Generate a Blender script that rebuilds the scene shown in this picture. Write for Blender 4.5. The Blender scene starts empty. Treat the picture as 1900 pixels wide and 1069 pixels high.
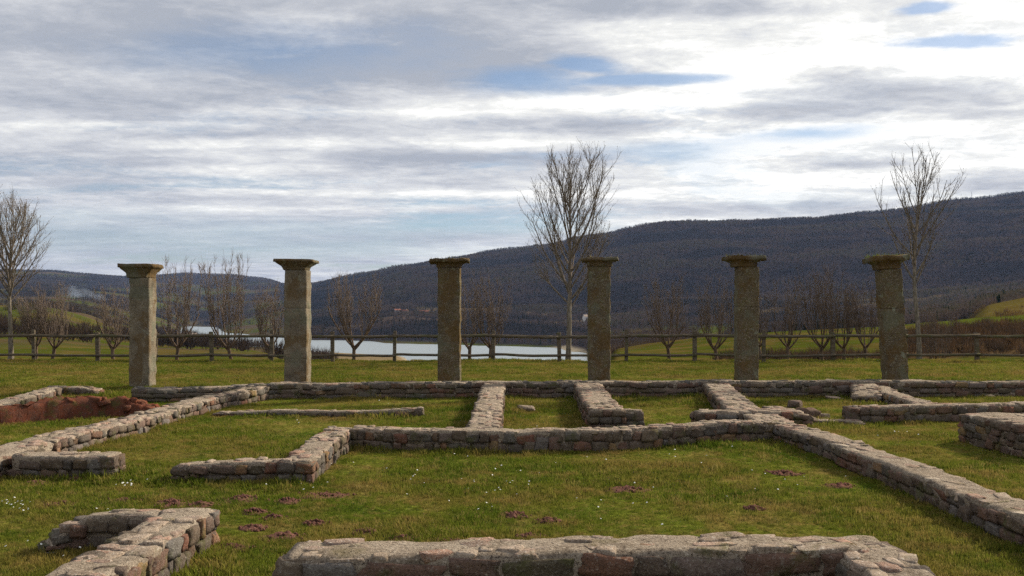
import bpy, bmesh, math, random
import numpy as np
from mathutils import Vector, Matrix, Euler

random.seed(7)
rng = np.random.default_rng(7)
SC = bpy.context.scene
COL = SC.collection

# ------------------------------------------------------------------ camera
EYE = 1.6
F = 1850.0            # focal length in photo pixels (photo is 1900 px wide)
HZ = 580.0            # photo row of the horizon
cam_d = bpy.data.cameras.new('camera')
cam_d.sensor_width = 36.0
cam_d.lens = 36.0 * F / 1900.0
cam_d.shift_y = (HZ - 534.5) / 1900.0
cam_d.clip_start = 0.1
cam_d.clip_end = 20000
cam = bpy.data.objects.new('camera', cam_d)
cam.location = (0, 0, EYE)
cam.rotation_euler = (math.radians(90), 0, 0)
COL.objects.link(cam)
SC.camera = cam

# ------------------------------------------------------------------ sun + sky
SUN_AZ, SUN_EL = math.radians(52), math.radians(28)      # azimuth to the right of straight ahead
sun_dir = Vector((math.sin(SUN_AZ) * math.cos(SUN_EL), math.cos(SUN_AZ) * math.cos(SUN_EL), math.sin(SUN_EL)))
sd = bpy.data.lights.new('sun', 'SUN')
sd.energy = 5.0
sd.angle = math.radians(7)
sd.color = (1.0, 0.90, 0.74)
sun = bpy.data.objects.new('sun', sd)
sun.rotation_euler = sun_dir.to_track_quat('Z', 'Y').to_euler()
sun.location = (20, 20, 30)
COL.objects.link(sun)

SC.view_settings.view_transform = 'Standard'
SC.view_settings.look = 'None'
SC.view_settings.exposure = 0.6
SC.view_settings.gamma = 1.0
SC.view_settings.use_curve_mapping = False
SC.render.engine = 'CYCLES'
SC.cycles.use_denoising = False
SC.cycles.max_bounces = 6
SC.cycles.sample_clamp_indirect = 3.0
SC.cycles.diffuse_bounces = 3
SC.cycles.volume_bounces = 1
SC.cycles.transparent_max_bounces = 16


class NT:
    """small helper for writing node trees"""
    def __init__(s, tree):
        s.t = tree
        s.n = tree.nodes
        s.l = tree.links

    def node(s, typ, **kw):
        nd = s.n.new(typ)
        for k, v in kw.items():
            setattr(nd, k, v)
        return nd

    def put(s, sock, v):
        if isinstance(v, bpy.types.NodeSocket):
            s.l.new(v, sock)
        elif v is not None:
            if hasattr(sock.default_value, '__len__') and not hasattr(v, '__len__'):
                v = [v] * len(sock.default_value)
            if hasattr(sock.default_value, '__len__') and len(sock.default_value) == 4 and len(v) == 3:
                v = (*v, 1)
            sock.default_value = v

    def m(s, op, a, b=None, c=None, clamp=False):
        nd = s.node('ShaderNodeMath', operation=op, use_clamp=clamp)
        for i, v in enumerate((a, b, c)):
            if v is not None:
                s.put(nd.inputs[i], v)
        return nd.outputs[0]

    def vm(s, op, a, b=None):
        nd = s.node('ShaderNodeVectorMath', operation=op)
        s.put(nd.inputs[0], a)
        if b is not None:
            s.put(nd.inputs[1], b)
        return nd.outputs['Value'] if op in ('DOT_PRODUCT', 'LENGTH') else nd.outputs[0]

    def noise(s, vec, scale, detail=4, rough=0.55, dist=0.0):
        nd = s.node('ShaderNodeTexNoise')
        if vec is not None:
            s.put(nd.inputs['Vector'], vec)
        nd.inputs['Scale'].default_value = scale
        nd.inputs['Detail'].default_value = detail
        nd.inputs['Roughness'].default_value = rough
        nd.inputs['Distortion'].default_value = dist
        return nd.outputs['Fac']

    def smooth(s, v, a, b, lo=0.0, hi=1.0):
        nd = s.node('ShaderNodeMapRange', interpolation_type='SMOOTHSTEP')
        s.put(nd.inputs['Value'], v)
        nd.inputs['From Min'].default_value = a
        nd.inputs['From Max'].default_value = b
        nd.inputs['To Min'].default_value = lo
        nd.inputs['To Max'].default_value = hi
        return nd.outputs[0]

    def mix(s, f, a, b, mode='MIX'):
        nd = s.node('ShaderNodeMix', data_type='RGBA', blend_type=mode)
        s.put(nd.inputs[0], f)
        s.put(nd.inputs[6], a)
        s.put(nd.inputs[7], b)
        return nd.outputs[2]

    def ramp(s, f, stops):
        nd = s.node('ShaderNodeValToRGB')
        s.put(nd.inputs[0], f)
        e = nd.color_ramp.elements
        while len(e) < len(stops):
            e.new(0.5)
        for i, (p, c) in enumerate(stops):
            e[i].position = p
            e[i].color = (*c, 1)
        return nd.outputs[0]


world = bpy.data.worlds.new('World')
SC.world = world
world.use_nodes = True
w = NT(world.node_tree)
w.n.clear()
tc = w.node('ShaderNodeTexCoord').outputs['Generated']
sky = w.node('ShaderNodeTexSky')
sky.sky_type = 'NISHITA'
sky.sun_disc = False
sky.sun_elevation = SUN_EL
sky.sun_rotation = SUN_AZ
sky.air_density = 1.0
sky.dust_density = 0.6
blue = w.mix(1.0, sky.outputs[0], (0.080, 0.088, 0.100), 'MULTIPLY')
sx = w.node('ShaderNodeSeparateXYZ')
w.put(sx.inputs[0], tc)
X_, Y_, Z_ = sx.outputs
zz = w.m('ADD', w.m('MAXIMUM', Z_, 0.0), 0.075)
cu = w.m('DIVIDE', X_, zz)
cv = w.m('DIVIDE', Y_, zz)
cp = w.node('ShaderNodeCombineXYZ')
w.put(cp.inputs[0], w.m('MULTIPLY', cu, 0.60))
w.put(cp.inputs[1], cv)
CP = cp.outputs[0]
warp = w.noise(CP, 0.8, 3)
CP2 = w.vm('ADD', CP, w.vm('MULTIPLY', w.node('ShaderNodeTexNoise').outputs['Color'], (0, 0, 0)))
n_a = w.noise(CP, 0.95, 7, 0.58, 0.4)        # cloud sheets
n_b = w.noise(w.vm('ADD', CP, (7.3, 2.1, 4.0)), 1.9, 8, 0.62, 0.3)     # streaks and lumps
n_c = w.noise(w.vm('ADD', CP, (1.3, 9.1, 2.0)), 0.35, 3, 0.5)          # broad light and dark
# tangent-plane direction coordinates, used to place the sky's own features
yy = w.m('MAXIMUM', Y_, 0.05)
TX = w.m('DIVIDE', X_, yy)
TZ = w.m('DIVIDE', Z_, yy)


def T(px, py):
    return (px - 950) / F, (HZ - py) / F


wob = w.noise(w.vm('MULTIPLY', tc, (9.0, 9.0, 40.0)), 1.0, 6, 0.65)


def patch(px, py, a, b, soft=0.5, wobble=1.6, tilt=0.0):
    """soft-edged ragged patch of sky of half-size a x b photo pixels"""
    cx, cz = T(px, py)
    dx = w.m('SUBTRACT', TX, cx)
    dz = w.m('SUBTRACT', w.m('SUBTRACT', TZ, cz), w.m('MULTIPLY', dx, tilt))
    ex = w.m('POWER', w.m('DIVIDE', dx, a / F), 2.0)
    ez = w.m('POWER', w.m('DIVIDE', dz, b / F), 2.0)
    d = w.m('ADD', w.m('SQRT', w.m('ADD', ex, ez)), w.m('MULTIPLY', w.m('SUBTRACT', wob, 0.5), wobble * 2))
    fwd = w.m('GREATER_THAN', Y_, 0.06)
    return w.m('MULTIPLY', w.smooth(d, 1.0 + soft, 1.0 - soft, 0, 1), fwd)


def union(*ps):
    o = ps[0]
    for p in ps[1:]:
        o = w.m('MAXIMUM', o, p)
    return o


dsun = w.vm('DOT_PRODUCT', tc, tuple(Vector((math.sin(math.radians(27)) * math.cos(math.radians(20)),
                                             math.cos(math.radians(27)) * math.cos(math.radians(20)),
                                             math.sin(math.radians(20))))))
glow = w.smooth(dsun, 0.84, 0.985)
left = w.smooth(dsun, 0.93, 0.55)             # away from the sun
low = w.smooth(TZ, 0.16, 0.03)               # down towards the horizon
gaps = union(patch(1190, 148, 175, 11, 0.5, 1.3, 0.02), patch(1100, 124, 62, 15, 0.6, 1.6, -0.1),
             patch(975, 150, 110, 22, 0.8, 1.3), patch(1728, 15, 60, 13, 0.35, 1.5, 0.08),
             patch(1768, 77, 112, 13, 0.4, 1.5, 0.02), patch(1500, 248, 120, 12, 0.8, 1.5, 0.06))
pale_gaps = union(patch(1250, 278, 110, 16, 0.9, 1.5), patch(520, 90, 260, 40, 0.9, 1.2),
                  patch(230, 440, 330, 38, 0.9, 1.2), patch(780, 425, 260, 16, 0.9, 1.5), patch(560, 460, 260, 20, 0.9, 1.4))
greys = union(patch(1700, 172, 240, 34, 0.8, 1.4, -0.03), patch(1500, 205, 220, 20, 0.8, 1.4, 0.08), patch(1170, 232, 260, 17, 0.8, 1.4, -0.02),
              patch(1190, 8, 220, 22, 0.8, 1.3), patch(1560, 305, 130, 15, 0.9, 1.6), patch(1850, 340, 120, 24, 0.9, 1.4),
              patch(1330, 388, 300, 14, 0.9, 1.6), patch(700, 120, 330, 60, 0.9, 1.0), patch(90, 60, 320, 60, 0.9, 1.0),
              patch(150, 190, 280, 22, 0.9, 1.5), patch(840, 295, 200, 16, 0.9, 1.6))
whites = union(patch(640, 208, 420, 10, 0.9, 1.6), patch(540, 268, 240, 9, 0.9, 1.6), patch(200, 232, 260, 9, 0.9, 1.6),
               patch(620, 388, 340, 8, 0.9, 1.7), patch(880, 268, 160, 14, 0.9, 1.6), patch(330, 315, 160, 8, 0.9, 1.7),
               patch(900, 465, 150, 12, 0.9, 1.5), patch(1000, 190, 240, 14, 0.9, 1.5), patch(760, 360, 260, 7, 0.9, 1.7))
# cloud brightness: streaky noise, a sunlit glow towards the sun, the placed sheets
n_d = w.noise(w.vm('ADD', w.vm('MULTIPLY', CP, (1.35, 1.1, 1.0)), (2.3, 5.1, 7.0)), 4.2, 10, 0.70, 0.5)
n_e = w.noise(w.vm('ADD', w.vm('MULTIPLY', CP, (1.7, 1.0, 1.0)), (12.3, 1.1, 3.0)), 11.0, 8, 0.68, 0.6)
b0 = w.m('ADD', w.m('ADD', 0.06, w.m('MULTIPLY', w.smooth(n_b, 0.30, 0.70), 0.46)), w.m('MULTIPLY', w.smooth(n_c, 0.35, 0.65), 0.16))
b0 = w.m('ADD', b0, w.m('MULTIPLY', w.m('SUBTRACT', n_d, 0.5), 1.15))
b0 = w.m('ADD', b0, w.m('MULTIPLY', w.m('SUBTRACT', n_e, 0.5), 0.55))
b0 = w.m('ADD', b0, 0.10)
b0 = w.m('SUBTRACT', b0, w.m('MULTIPLY', left, 0.12))
b0 = w.m('ADD', b0, w.m('MULTIPLY', glow, 0.52))
b0 = w.m('SUBTRACT', b0, w.m('MULTIPLY', greys, w.m('SUBTRACT', 0.70, w.m('MULTIPLY', left, 0.48))))
b0 = w.m('ADD', b0, w.m('MULTIPLY', whites, 0.38))
cloud = w.ramp(w.m('ADD', b0, 0.0, clamp=True), [(0.0, (0.43, 0.46, 0.52)), (0.28, (0.55, 0.57, 0.615)), (0.6, (0.74, 0.75, 0.765)),
                        (0.85, (0.93, 0.93, 0.90)), (1.0, (1.12, 1.11, 1.07))])
cover = w.smooth(w.m('ADD', n_a, w.m('MULTIPLY', w.m('SUBTRACT', n_e, 0.5), 0.25)), 0.24, 0.50)
cover = w.m('MAXIMUM', cover, w.m('MULTIPLY', glow, 0.96))
cover = w.m('MAXIMUM', cover, w.smooth(TZ, 0.20, 0.30))
cover = w.m('MAXIMUM', cover, greys)
cover = w.m('MAXIMUM', cover, whites)
cover = w.m('MULTIPLY', cover, w.m('SUBTRACT', 1.0, w.m('MULTIPLY', gaps, 0.80)))
cover = w.m('MULTIPLY', cover, w.m('SUBTRACT', 1.0, w.m('MULTIPLY', pale_gaps, 0.55)))
sky_col = w.mix(cover, blue, cloud)
bg = w.node('ShaderNodeBackground')
w.put(bg.inputs[0], sky_col)
bg.inputs[1].default_value = 0.66
wo = w.node('ShaderNodeOutputWorld')
w.l.new(bg.outputs[0], wo.inputs[0])

# ------------------------------------------------------------------ numeric noise


def _h(ix, iy, seed):
    n = (ix * 374761393 + iy * 668265263 + seed * 144664633).astype(np.int64) & 0x7fffffff
    n = ((n ^ (n >> 13)) * 1274126177) & 0x7fffffff
    n = n ^ (n >> 16)
    return (n & 0xffff) / 65535.0


def vnoise(x, y, seed=0):
    x = np.asarray(x, float)
    y = np.asarray(y, float)
    ix = np.floor(x).astype(np.int64)
    iy = np.floor(y).astype(np.int64)
    fx = x - ix
    fy = y - iy
    fx = fx * fx * (3 - 2 * fx)
    fy = fy * fy * (3 - 2 * fy)
    a = _h(ix, iy, seed)
    b = _h(ix + 1, iy, seed)
    c = _h(ix, iy + 1, seed)
    d = _h(ix + 1, iy + 1, seed)
    return (a + (b - a) * fx + (c - a) * fy + (a - b - c + d) * fx * fy) * 2 - 1


def fbm(x, y, seed=0, octv=4, gain=0.5):
    s = 0
    amp = 1.0
    tot = 0
    x = np.asarray(x, float)
    y = np.asarray(y, float)
    for o in range(octv):
        s = s + amp * vnoise(x, y, seed + o * 17)
        tot += amp
        amp *= gain
        x = x * 2.03 + 3.7
        y = y * 2.03 + 1.9
    return s / tot


def sstep(a, b, x):
    t = np.clip((np.asarray(x, float) - a) / (b - a), 0, 1)
    return t * t * (3 - 2 * t)


def lawn_z(x, y):
    x = np.asarray(x, float)
    y = np.asarray(y, float)
    z = 0.035 * fbm(x * 0.45, y * 0.45, 3, 3) + 0.012 * fbm(x * 2.1, y * 2.1, 5, 2)
    k = sstep(-8.2, -6.4, x)
    step_in = 0.17 * sstep(18.75, 19.25, y)
    step_out = 0.17 * sstep(15.5, 21.5, y)
    z = z + step_in * k + step_out * (1 - k)
    z = z - 0.085 * sstep(22, 31, y)
    z = z - 1.3 * sstep(31.3, 36.0, y + 0.5 * fbm(x * 0.3, y * 0.3, 9, 2))
    return z


def lz(x, y):
    return float(lawn_z(x, y))


def G(px, py, z=0.0):
    """place on the ground plane z seen at a photo pixel"""
    Y = F * (EYE - z) / (py - HZ)
    return (px - 950) * Y / F, Y

# ------------------------------------------------------------------ object helpers


def tag(o, label=None, cat=None, group=None, kind=None):
    if label:
        o['label'] = label
    if cat:
        o['category'] = cat
    if group:
        o['group'] = group
    if kind:
        o['kind'] = kind
    return o


def empty(name, loc=(0, 0, 0), rz=0.0):
    o = bpy.data.objects.new(name, None)
    o.empty_display_size = 0.2
    o.location = loc
    o.rotation_euler = (0, 0, rz)
    COL.objects.link(o)
    return o


def link(name, me, parent=None, mat=None):
    o = bpy.data.objects.new(name, me)
    COL.objects.link(o)
    if parent:
        o.parent = parent
    if mat and not me.materials:
        me.materials.append(mat)
    return o


def mesh(name, v, f, mat=None, smooth=True):
    me = bpy.data.meshes.new(name)
    me.from_pydata([tuple(p) for p in v], [], [tuple(q) for q in f])
    me.update()
    if smooth:
        me.polygons.foreach_set('use_smooth', [True] * len(me.polygons))
    if mat:
        me.materials.append(mat)
    return me


def grid_mesh(name, P, mat=None, smooth=True):
    """P: (rows, cols, 3)"""
    r, c, _ = P.shape
    v = P.reshape(-1, 3)
    i = np.arange(r * c).reshape(r, c)
    q = np.stack([i[:-1, :-1], i[:-1, 1:], i[1:, 1:], i[1:, :-1]], -1).reshape(-1, 4)
    me = bpy.data.meshes.new(name)
    me.vertices.add(len(v))
    me.vertices.foreach_set('co', v.astype(np.float32).ravel())
    me.loops.add(q.size)
    me.loops.foreach_set('vertex_index', q.ravel().astype(np.int32))
    me.polygons.add(len(q))
    me.polygons.foreach_set('loop_start', (np.arange(len(q)) * 4).astype(np.int32))
    me.polygons.foreach_set('loop_total', np.full(len(q), 4, np.int32))
    me.update(calc_edges=True)
    me.validate()
    if smooth:
        me.polygons.foreach_set('use_smooth', [True] * len(me.polygons))
    if mat:
        me.materials.append(mat)
    return me


class MB:
    def __init__(s):
        s.v = []
        s.f = []

    def add(s, v, f):
        k = len(s.v)
        s.v += [tuple(p) for p in v]
        s.f += [tuple(i + k for i in q) for q in f]

    def tube(s, pts, rad, sides=5, cap=True):
        k = len(s.v)
        n = len(pts)
        pts = [Vector(p) for p in pts]
        ref = None
        for i in range(n):
            d = (pts[min(i + 1, n - 1)] - pts[max(i - 1, 0)])
            if d.length < 1e-9:
                d = Vector((0, 0, 1))
            d.normalize()
            if ref is None:
                ref = d.orthogonal().normalized()
            ref = (ref - d * ref.dot(d))
            if ref.length < 1e-6:
                ref = d.orthogonal()
            ref.normalize()
            b = d.cross(ref)
            for j in range(sides):
                a = 2 * math.pi * j / sides
                s.v.append(tuple(pts[i] + (ref * math.cos(a) + b * math.sin(a)) * rad[i]))
        for i in range(n - 1):
            for j in range(sides):
                j2 = (j + 1) % sides
                s.f.append((k + i * sides + j, k + i * sides + j2, k + (i + 1) * sides + j2, k + (i + 1) * sides + j))
        if cap:
            s.f.append(tuple(k + (n - 1) * sides + j for j in range(sides)))

    def box(s, lo, hi):
        (x0, y0, z0), (x1, y1, z1) = lo, hi
        s.add([(x0, y0, z0), (x1, y0, z0), (x1, y1, z0), (x0, y1, z0), (x0, y0, z1), (x1, y0, z1), (x1, y1, z1), (x0, y1, z1)],
              [(0, 3, 2, 1), (4, 5, 6, 7), (0, 1, 5, 4), (1, 2, 6, 5), (2, 3, 7, 6), (3, 0, 4, 7)])

    def mesh(s, name, mat=None, smooth=True):
        return mesh(name, s.v, s.f, mat, smooth)


# ------------------------------------------------------------------ materials


def new_mat(name):
    m = bpy.data.materials.new(name)
    m.use_nodes = True
    t = NT(m.node_tree)
    bsdf = m.node_tree.nodes['Principled BSDF']
    bsdf.inputs['Specular IOR Level'].default_value = 0.0
    bsdf.inputs['Roughness'].default_value = 0.9
    return m, t, bsdf


def bump(t, bsdf, h, strength=0.5, dist=0.02):
    b = t.node('ShaderNodeBump')
    b.inputs['Strength'].default_value = strength
    b.inputs['Distance'].default_value = dist
    t.put(b.inputs['Height'], h)
    t.l.new(b.outputs[0], bsdf.inputs['Normal'])


def pos(t):
    return t.node('ShaderNodeNewGeometry').outputs['Position']


def stone_mat(name, stops, lichen=0.5, lich_col=(0.42, 0.41, 0.36)):
    m, t, b = new_mat(name)
    P = pos(t)
    r = t.node('ShaderNodeObjectInfo').outputs['Random']
    c = t.ramp(r, stops)
    n1 = t.noise(P, 9, 6, 0.65)
    n2 = t.noise(P, 38, 6, 0.7)
    n3 = t.noise(P, 120, 3, 0.6)
    c = t.mix(t.smooth(n1, 0.35, 0.7), c, t.mix(0.55, c, (0.07, 0.055, 0.045)))
    c = t.mix(t.smooth(n3, 0.55, 0.75, 0, 0.6), c, (0.05, 0.04, 0.035))
    c = t.mix(t.smooth(n2, 0.56, 0.68, 0, lichen), c, lich_col)
    moss = t.noise(t.vm('ADD', P, (5, 5, 5)), 5, 5, 0.6)
    c = t.mix(t.smooth(moss, 0.53, 0.68, 0, 0.65), c, (0.080, 0.085, 0.028))
    sp = t.noise(P, 75, 5, 0.8)
    c = t.mix(t.smooth(sp, 0.46, 0.36, 0, 0.85), c, (0.045, 0.035, 0.03))
    c = t.mix(t.smooth(sp, 0.56, 0.64, 0, lichen), c, tuple(x * 1.25 for x in lich_col))
    t.put(b.inputs['Base Color'], c)
    h = t.m('ADD', t.m('MULTIPLY', n1, 0.6), t.m('ADD', t.m('MULTIPLY', n2, 0.5), t.m('MULTIPLY', n3, 0.25)))
    bump(t, b, h, 1.0, 0.03)
    b.inputs['Roughness'].default_value = 0.95
    return m


M = {}
M['stone'] = stone_mat('rubble stone', [(0.0, (0.10, 0.085, 0.075)), (0.25, (0.18, 0.135, 0.095)), (0.4, (0.13, 0.095, 0.075)), (0.55, (0.19, 0.11, 0.08)),
                                          (0.7, (0.17, 0.155, 0.14)), (0.82, (0.12, 0.095, 0.06)), (0.92, (0.22, 0.10, 0.07)), (1.0, (0.26, 0.175, 0.085))], 0.3)
M['red'] = stone_mat('red sandstone', [(0.0, (0.14, 0.044, 0.025)), (0.5, (0.18, 0.056, 0.030)), (1.0, (0.21, 0.076, 0.042))], 0.1)
M['cap'] = stone_mat('weathered cap stone', [(0.0, (0.34, 0.26, 0.19)), (0.4, (0.42, 0.33, 0.25)), (0.7, (0.37, 0.265, 0.205)),
                                           (0.9, (0.39, 0.235, 0.17)), (1.0, (0.47, 0.39, 0.30))], 0.7, (0.52, 0.48, 0.42))


def mortar_mat():
    m, t, b = new_mat('lime mortar')
    P = pos(t)
    n1 = t.noise(P, 6, 6, 0.65)
    n2 = t.noise(P, 45, 5, 0.7)
    n3 = t.noise(P, 160, 2, 0.6)
    c = t.ramp(n1, [(0.3, (0.19, 0.15, 0.11)), (0.5, (0.34, 0.275, 0.21)), (0.7, (0.42, 0.35, 0.27))])
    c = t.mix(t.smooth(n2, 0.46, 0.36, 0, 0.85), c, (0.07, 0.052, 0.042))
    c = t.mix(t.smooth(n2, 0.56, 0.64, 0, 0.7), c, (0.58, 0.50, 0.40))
    n4 = t.noise(P, 90, 4, 0.8)
    c = t.mix(t.smooth(n4, 0.46, 0.36, 0, 0.8), c, (0.055, 0.043, 0.036))
    c = t.mix(t.smooth(t.noise(P, 3, 4), 0.58, 0.72, 0, 0.6), c, (0.12, 0.10, 0.04))
    t.put(b.inputs['Base Color'], c)
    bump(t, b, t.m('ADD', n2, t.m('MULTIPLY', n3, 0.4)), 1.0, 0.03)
    return m


M['mortar'] = mortar_mat()


def pillar_mat(name, base, moss_amt, moss=(0.085, 0.07, 0.022)):
    m, t, b = new_mat(name)
    P = pos(t)
    n1 = t.noise(P, 3.2, 6, 0.62)
    n2 = t.noise(P, 17, 6, 0.7)
    n3 = t.noise(P, 70, 4, 0.65)
    nh = t.noise(t.vm('MULTIPLY', P, (2, 2, 22)), 1.0, 5, 0.6)
    c = t.ramp(n1, [(0.3, tuple(x * 0.6 for x in base)), (0.5, base), (0.7, tuple(x * 1.35 for x in base))])
    c = t.mix(t.smooth(t.m('ADD', n2, t.m('MULTIPLY', n1, 0.5)), 0.86 - moss_amt * 0.3, 0.98 - moss_amt * 0.3, 0, 0.75), c, moss)
    c = t.mix(t.smooth(n3, 0.54, 0.64, 0, 0.65), c, (0.38, 0.35, 0.27))
    c = t.mix(t.smooth(n3, 0.42, 0.30, 0, 0.7), c, (0.035, 0.03, 0.02))
    c = t.mix(t.smooth(nh, 0.58, 0.7, 0, 0.35), c, (0.06, 0.045, 0.03))
    lg = t.noise(t.vm('ADD', P, (3, 1, 8)), 6, 5, 0.6)
    c = t.mix(t.smooth(lg, 0.60, 0.68, 0, 0.6), c, (0.27, 0.29, 0.22))
    big = t.noise(t.vm('ADD', P, (9, 2, 4)), 2.1, 4, 0.55)
    c = t.mix(t.smooth(big, 0.53, 0.60, 0, 0.55), c, (0.14, 0.145, 0.105))
    c = t.mix(t.smooth(big, 0.46, 0.39, 0, 0.55), c, (0.115, 0.068, 0.024))
    t.put(b.inputs['Base Color'], c)
    bump(t, b, t.m('ADD', t.m('MULTIPLY', n2, 0.8), t.m('ADD', t.m('MULTIPLY', n3, 0.4), t.m('MULTIPLY', nh, 0.4))), 0.9, 0.03)
    return m


M['pillar_grey'] = pillar_mat('grey pillar stone', (0.17, 0.138, 0.10), 0.12)
M['pillar_moss'] = pillar_mat('mossy pillar stone', (0.12, 0.092, 0.06), 0.42)
M['capital'] = pillar_mat('capital stone', (0.115, 0.08, 0.048), 0.35, (0.085, 0.07, 0.025))


def wood_mat():
    m, t, b = new_mat('weathered fence wood')
    P = pos(t)
    n = t.noise(t.vm('MULTIPLY', P, (4, 30, 30)), 1.0, 5, 0.6)
    n2 = t.noise(P, 3, 4)
    c = t.ramp(n, [(0.3, (0.06, 0.048, 0.036)), (0.55, (0.13, 0.105, 0.075)), (0.75, (0.20, 0.175, 0.14))])
    c = t.mix(t.smooth(n2, 0.5, 0.65, 0, 0.5), c, (0.085, 0.095, 0.04))
    t.put(b.inputs['Base Color'], c)
    bump(t, b, n, 0.6, 0.01)
    return m


M['wood'] = wood_mat()


def bark_mat(name, a, b_):
    m, t, b = new_mat(name)
    P = pos(t)
    n = t.noise(t.vm('MULTIPLY', P, (1, 1, 0.3)), 22, 5, 0.6)
    c = t.mix(t.smooth(n, 0.3, 0.7), a, b_)
    t.put(b.inputs['Base Color'], c)
    bump(t, b, n, 0.5, 0.01)
    return m


M['bark'] = bark_mat('pale tree bark', (0.10, 0.085, 0.065), (0.25, 0.215, 0.17))
M['twig'] = bark_mat('tree twigs', (0.075, 0.062, 0.05), (0.23, 0.19, 0.15))
M['shrub'] = bark_mat('shrub bark', (0.06, 0.045, 0.035), (0.17, 0.12, 0.085))
M['shoot'] = bark_mat('shrub shoots', (0.085, 0.066, 0.055), (0.22, 0.17, 0.135))


def grass_col(t, P):
    n1 = t.noise(P, 0.55, 4, 0.55)
    n2 = t.noise(t.vm('ADD', P, (11, 4, 0)), 2.2, 5, 0.6)
    n3 = t.noise(t.vm('ADD', P, (3, 17, 0)), 9.0, 3, 0.6)
    n5 = t.noise(t.vm('ADD', P, (30, 7, 0)), 17.0, 4, 0.7)
    c = t.ramp(n1, [(0.30, (0.088, 0.134, 0.014)), (0.49, (0.152, 0.172, 0.022)), (0.66, (0.23, 0.175, 0.045))])
    n6 = t.noise(t.vm('ADD', P, (41, 23, 0)), 1.1, 5, 0.62)
    c = t.mix(t.smooth(n6, 0.55, 0.69, 0, 0.6), c, (0.20, 0.125, 0.05))
    c = t.mix(t.smooth(n2, 0.50, 0.66, 0, 0.8), c, (0.27, 0.19, 0.058))
    c = t.mix(t.smooth(n2, 0.46, 0.32, 0, 0.6), c, (0.055, 0.10, 0.010))
    c = t.mix(t.smooth(n3, 0.55, 0.66, 0, 0.6), c, (0.30, 0.205, 0.07))
    c = t.mix(t.smooth(n5, 0.47, 0.36, 0, 0.75), c, (0.035, 0.055, 0.008))
    c = t.mix(t.smooth(n5, 0.58, 0.68, 0, 0.5), c, (0.30, 0.27, 0.08))
    return c


def grass_mat():
    m, t, b = new_mat('grass blades')
    P = pos(t)
    c = grass_col(t, P)
    r = t.node('ShaderNodeObjectInfo').outputs['Random']
    c = t.mix(t.smooth(r, 0.80, 1.0, 0, 0.7), c, (0.32, 0.24, 0.085))
    c = t.mix(t.smooth(r, 0.25, 0.0, 0, 0.6), c, (0.045, 0.08, 0.010))
    t.put(b.inputs['Base Color'], c)
    b.inputs['Roughness'].default_value = 0.7
    tr = t.node('ShaderNodeBsdfTranslucent')
    t.put(tr.inputs[0], c)
    mx = t.node('ShaderNodeMixShader')
    mx.inputs[0].default_value = 0.35
    t.l.new(b.outputs[0], mx.inputs[1])
    t.l.new(tr.outputs[0], mx.inputs[2])
    t.l.new(mx.outputs[0], m.node_tree.nodes['Material Output'].inputs[0])
    return m


M['grass'] = grass_mat()


def lawn_mat():
    m, t, b = new_mat('lawn ground')
    P = pos(t)
    c = grass_col(t, P)
    n = t.noise(P, 28, 5, 0.7)
    c = t.mix(t.smooth(n, 0.38, 0.62, 0.6, 0), c, (0.06, 0.065, 0.015))
    t.put(b.inputs['Base Color'], c)
    bump(t, b, n, 1.0, 0.05)
    return m


M['lawn'] = lawn_mat()


def soil_mat():
    m, t, b = new_mat('reddish molehill soil')
    P = pos(t)
    n = t.noise(P, 40, 5, 0.7)
    c = t.ramp(n, [(0.3, (0.07, 0.034, 0.027)), (0.55, (0.16, 0.078, 0.060)), (0.75, (0.26, 0.145, 0.11))])
    t.put(b.inputs['Base Color'], c)
    bump(t, b, n, 1.0, 0.02)
    return m


M['soil'] = soil_mat()


def plain(name, c, rough=0.8):
    m, t, b = new_mat(name)
    n = t.noise(pos(t), 6, 4, 0.6)
    t.put(b.inputs['Base Color'], t.mix(t.smooth(n, 0.3, 0.7), tuple(x * 0.75 for x in c), c))
    b.inputs['Roughness'].default_value = rough
    return m


M['petal'] = plain('daisy petals', (0.80, 0.80, 0.76))
M['plaster'] = plain('old plaster', (0.62, 0.57, 0.48))
M['white'] = plain('white render', (0.80, 0.78, 0.74))
M['rooftile'] = plain('red roof tiles', (0.33, 0.14, 0.09))
M['roofgrey'] = plain('pale worn roof', (0.42, 0.33, 0.27))
M['dark'] = plain('dark opening', (0.03, 0.03, 0.03))
M['metal'] = plain('mast metal', (0.2, 0.2, 0.2), 0.5)


def terrain_mat():
    m, t, b = new_mat('valley ground')
    P = pos(t)
    a = t.node('ShaderNodeVertexColor')
    a.layer_name = 'cover'
    n1 = t.noise(P, 0.03, 6, 0.6)
    n2 = t.noise(P, 0.6, 5, 0.65)
    n3 = t.noise(P, 4.0, 4, 0.6)
    f = t.m('ADD', t.m('MULTIPLY', n1, 0.7), t.m('ADD', t.m('MULTIPLY', n2, 0.8), t.m('MULTIPLY', n3, 0.5)))
    k = t.smooth(f, 0.65, 1.35, 0.5, 1.15)
    nd = t.node('ShaderNodeVectorMath', operation='SCALE')
    t.l.new(a.outputs['Color'], nd.inputs[0])
    t.l.new(k, nd.inputs['Scale'])
    t.put(b.inputs['Base Color'], nd.outputs[0])
    bump(t, b, n2, 0.6, 0.3)
    return m


M['terrain'] = terrain_mat()


def water_mat():
    m, t, b = new_mat('lake water')
    P = pos(t)
    n = t.noise(t.vm('MULTIPLY', P, (1, 1, 1)), 0.5, 4, 0.6)
    b.inputs['Base Color'].default_value = (0.20, 0.235, 0.25, 1)
    b.inputs['Roughness'].default_value = 0.38
    b.inputs['Specular IOR Level'].default_value = 0.6
    bump(t, b, n, 0.06, 0.2)
    return m


M['water'] = water_mat()


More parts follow.
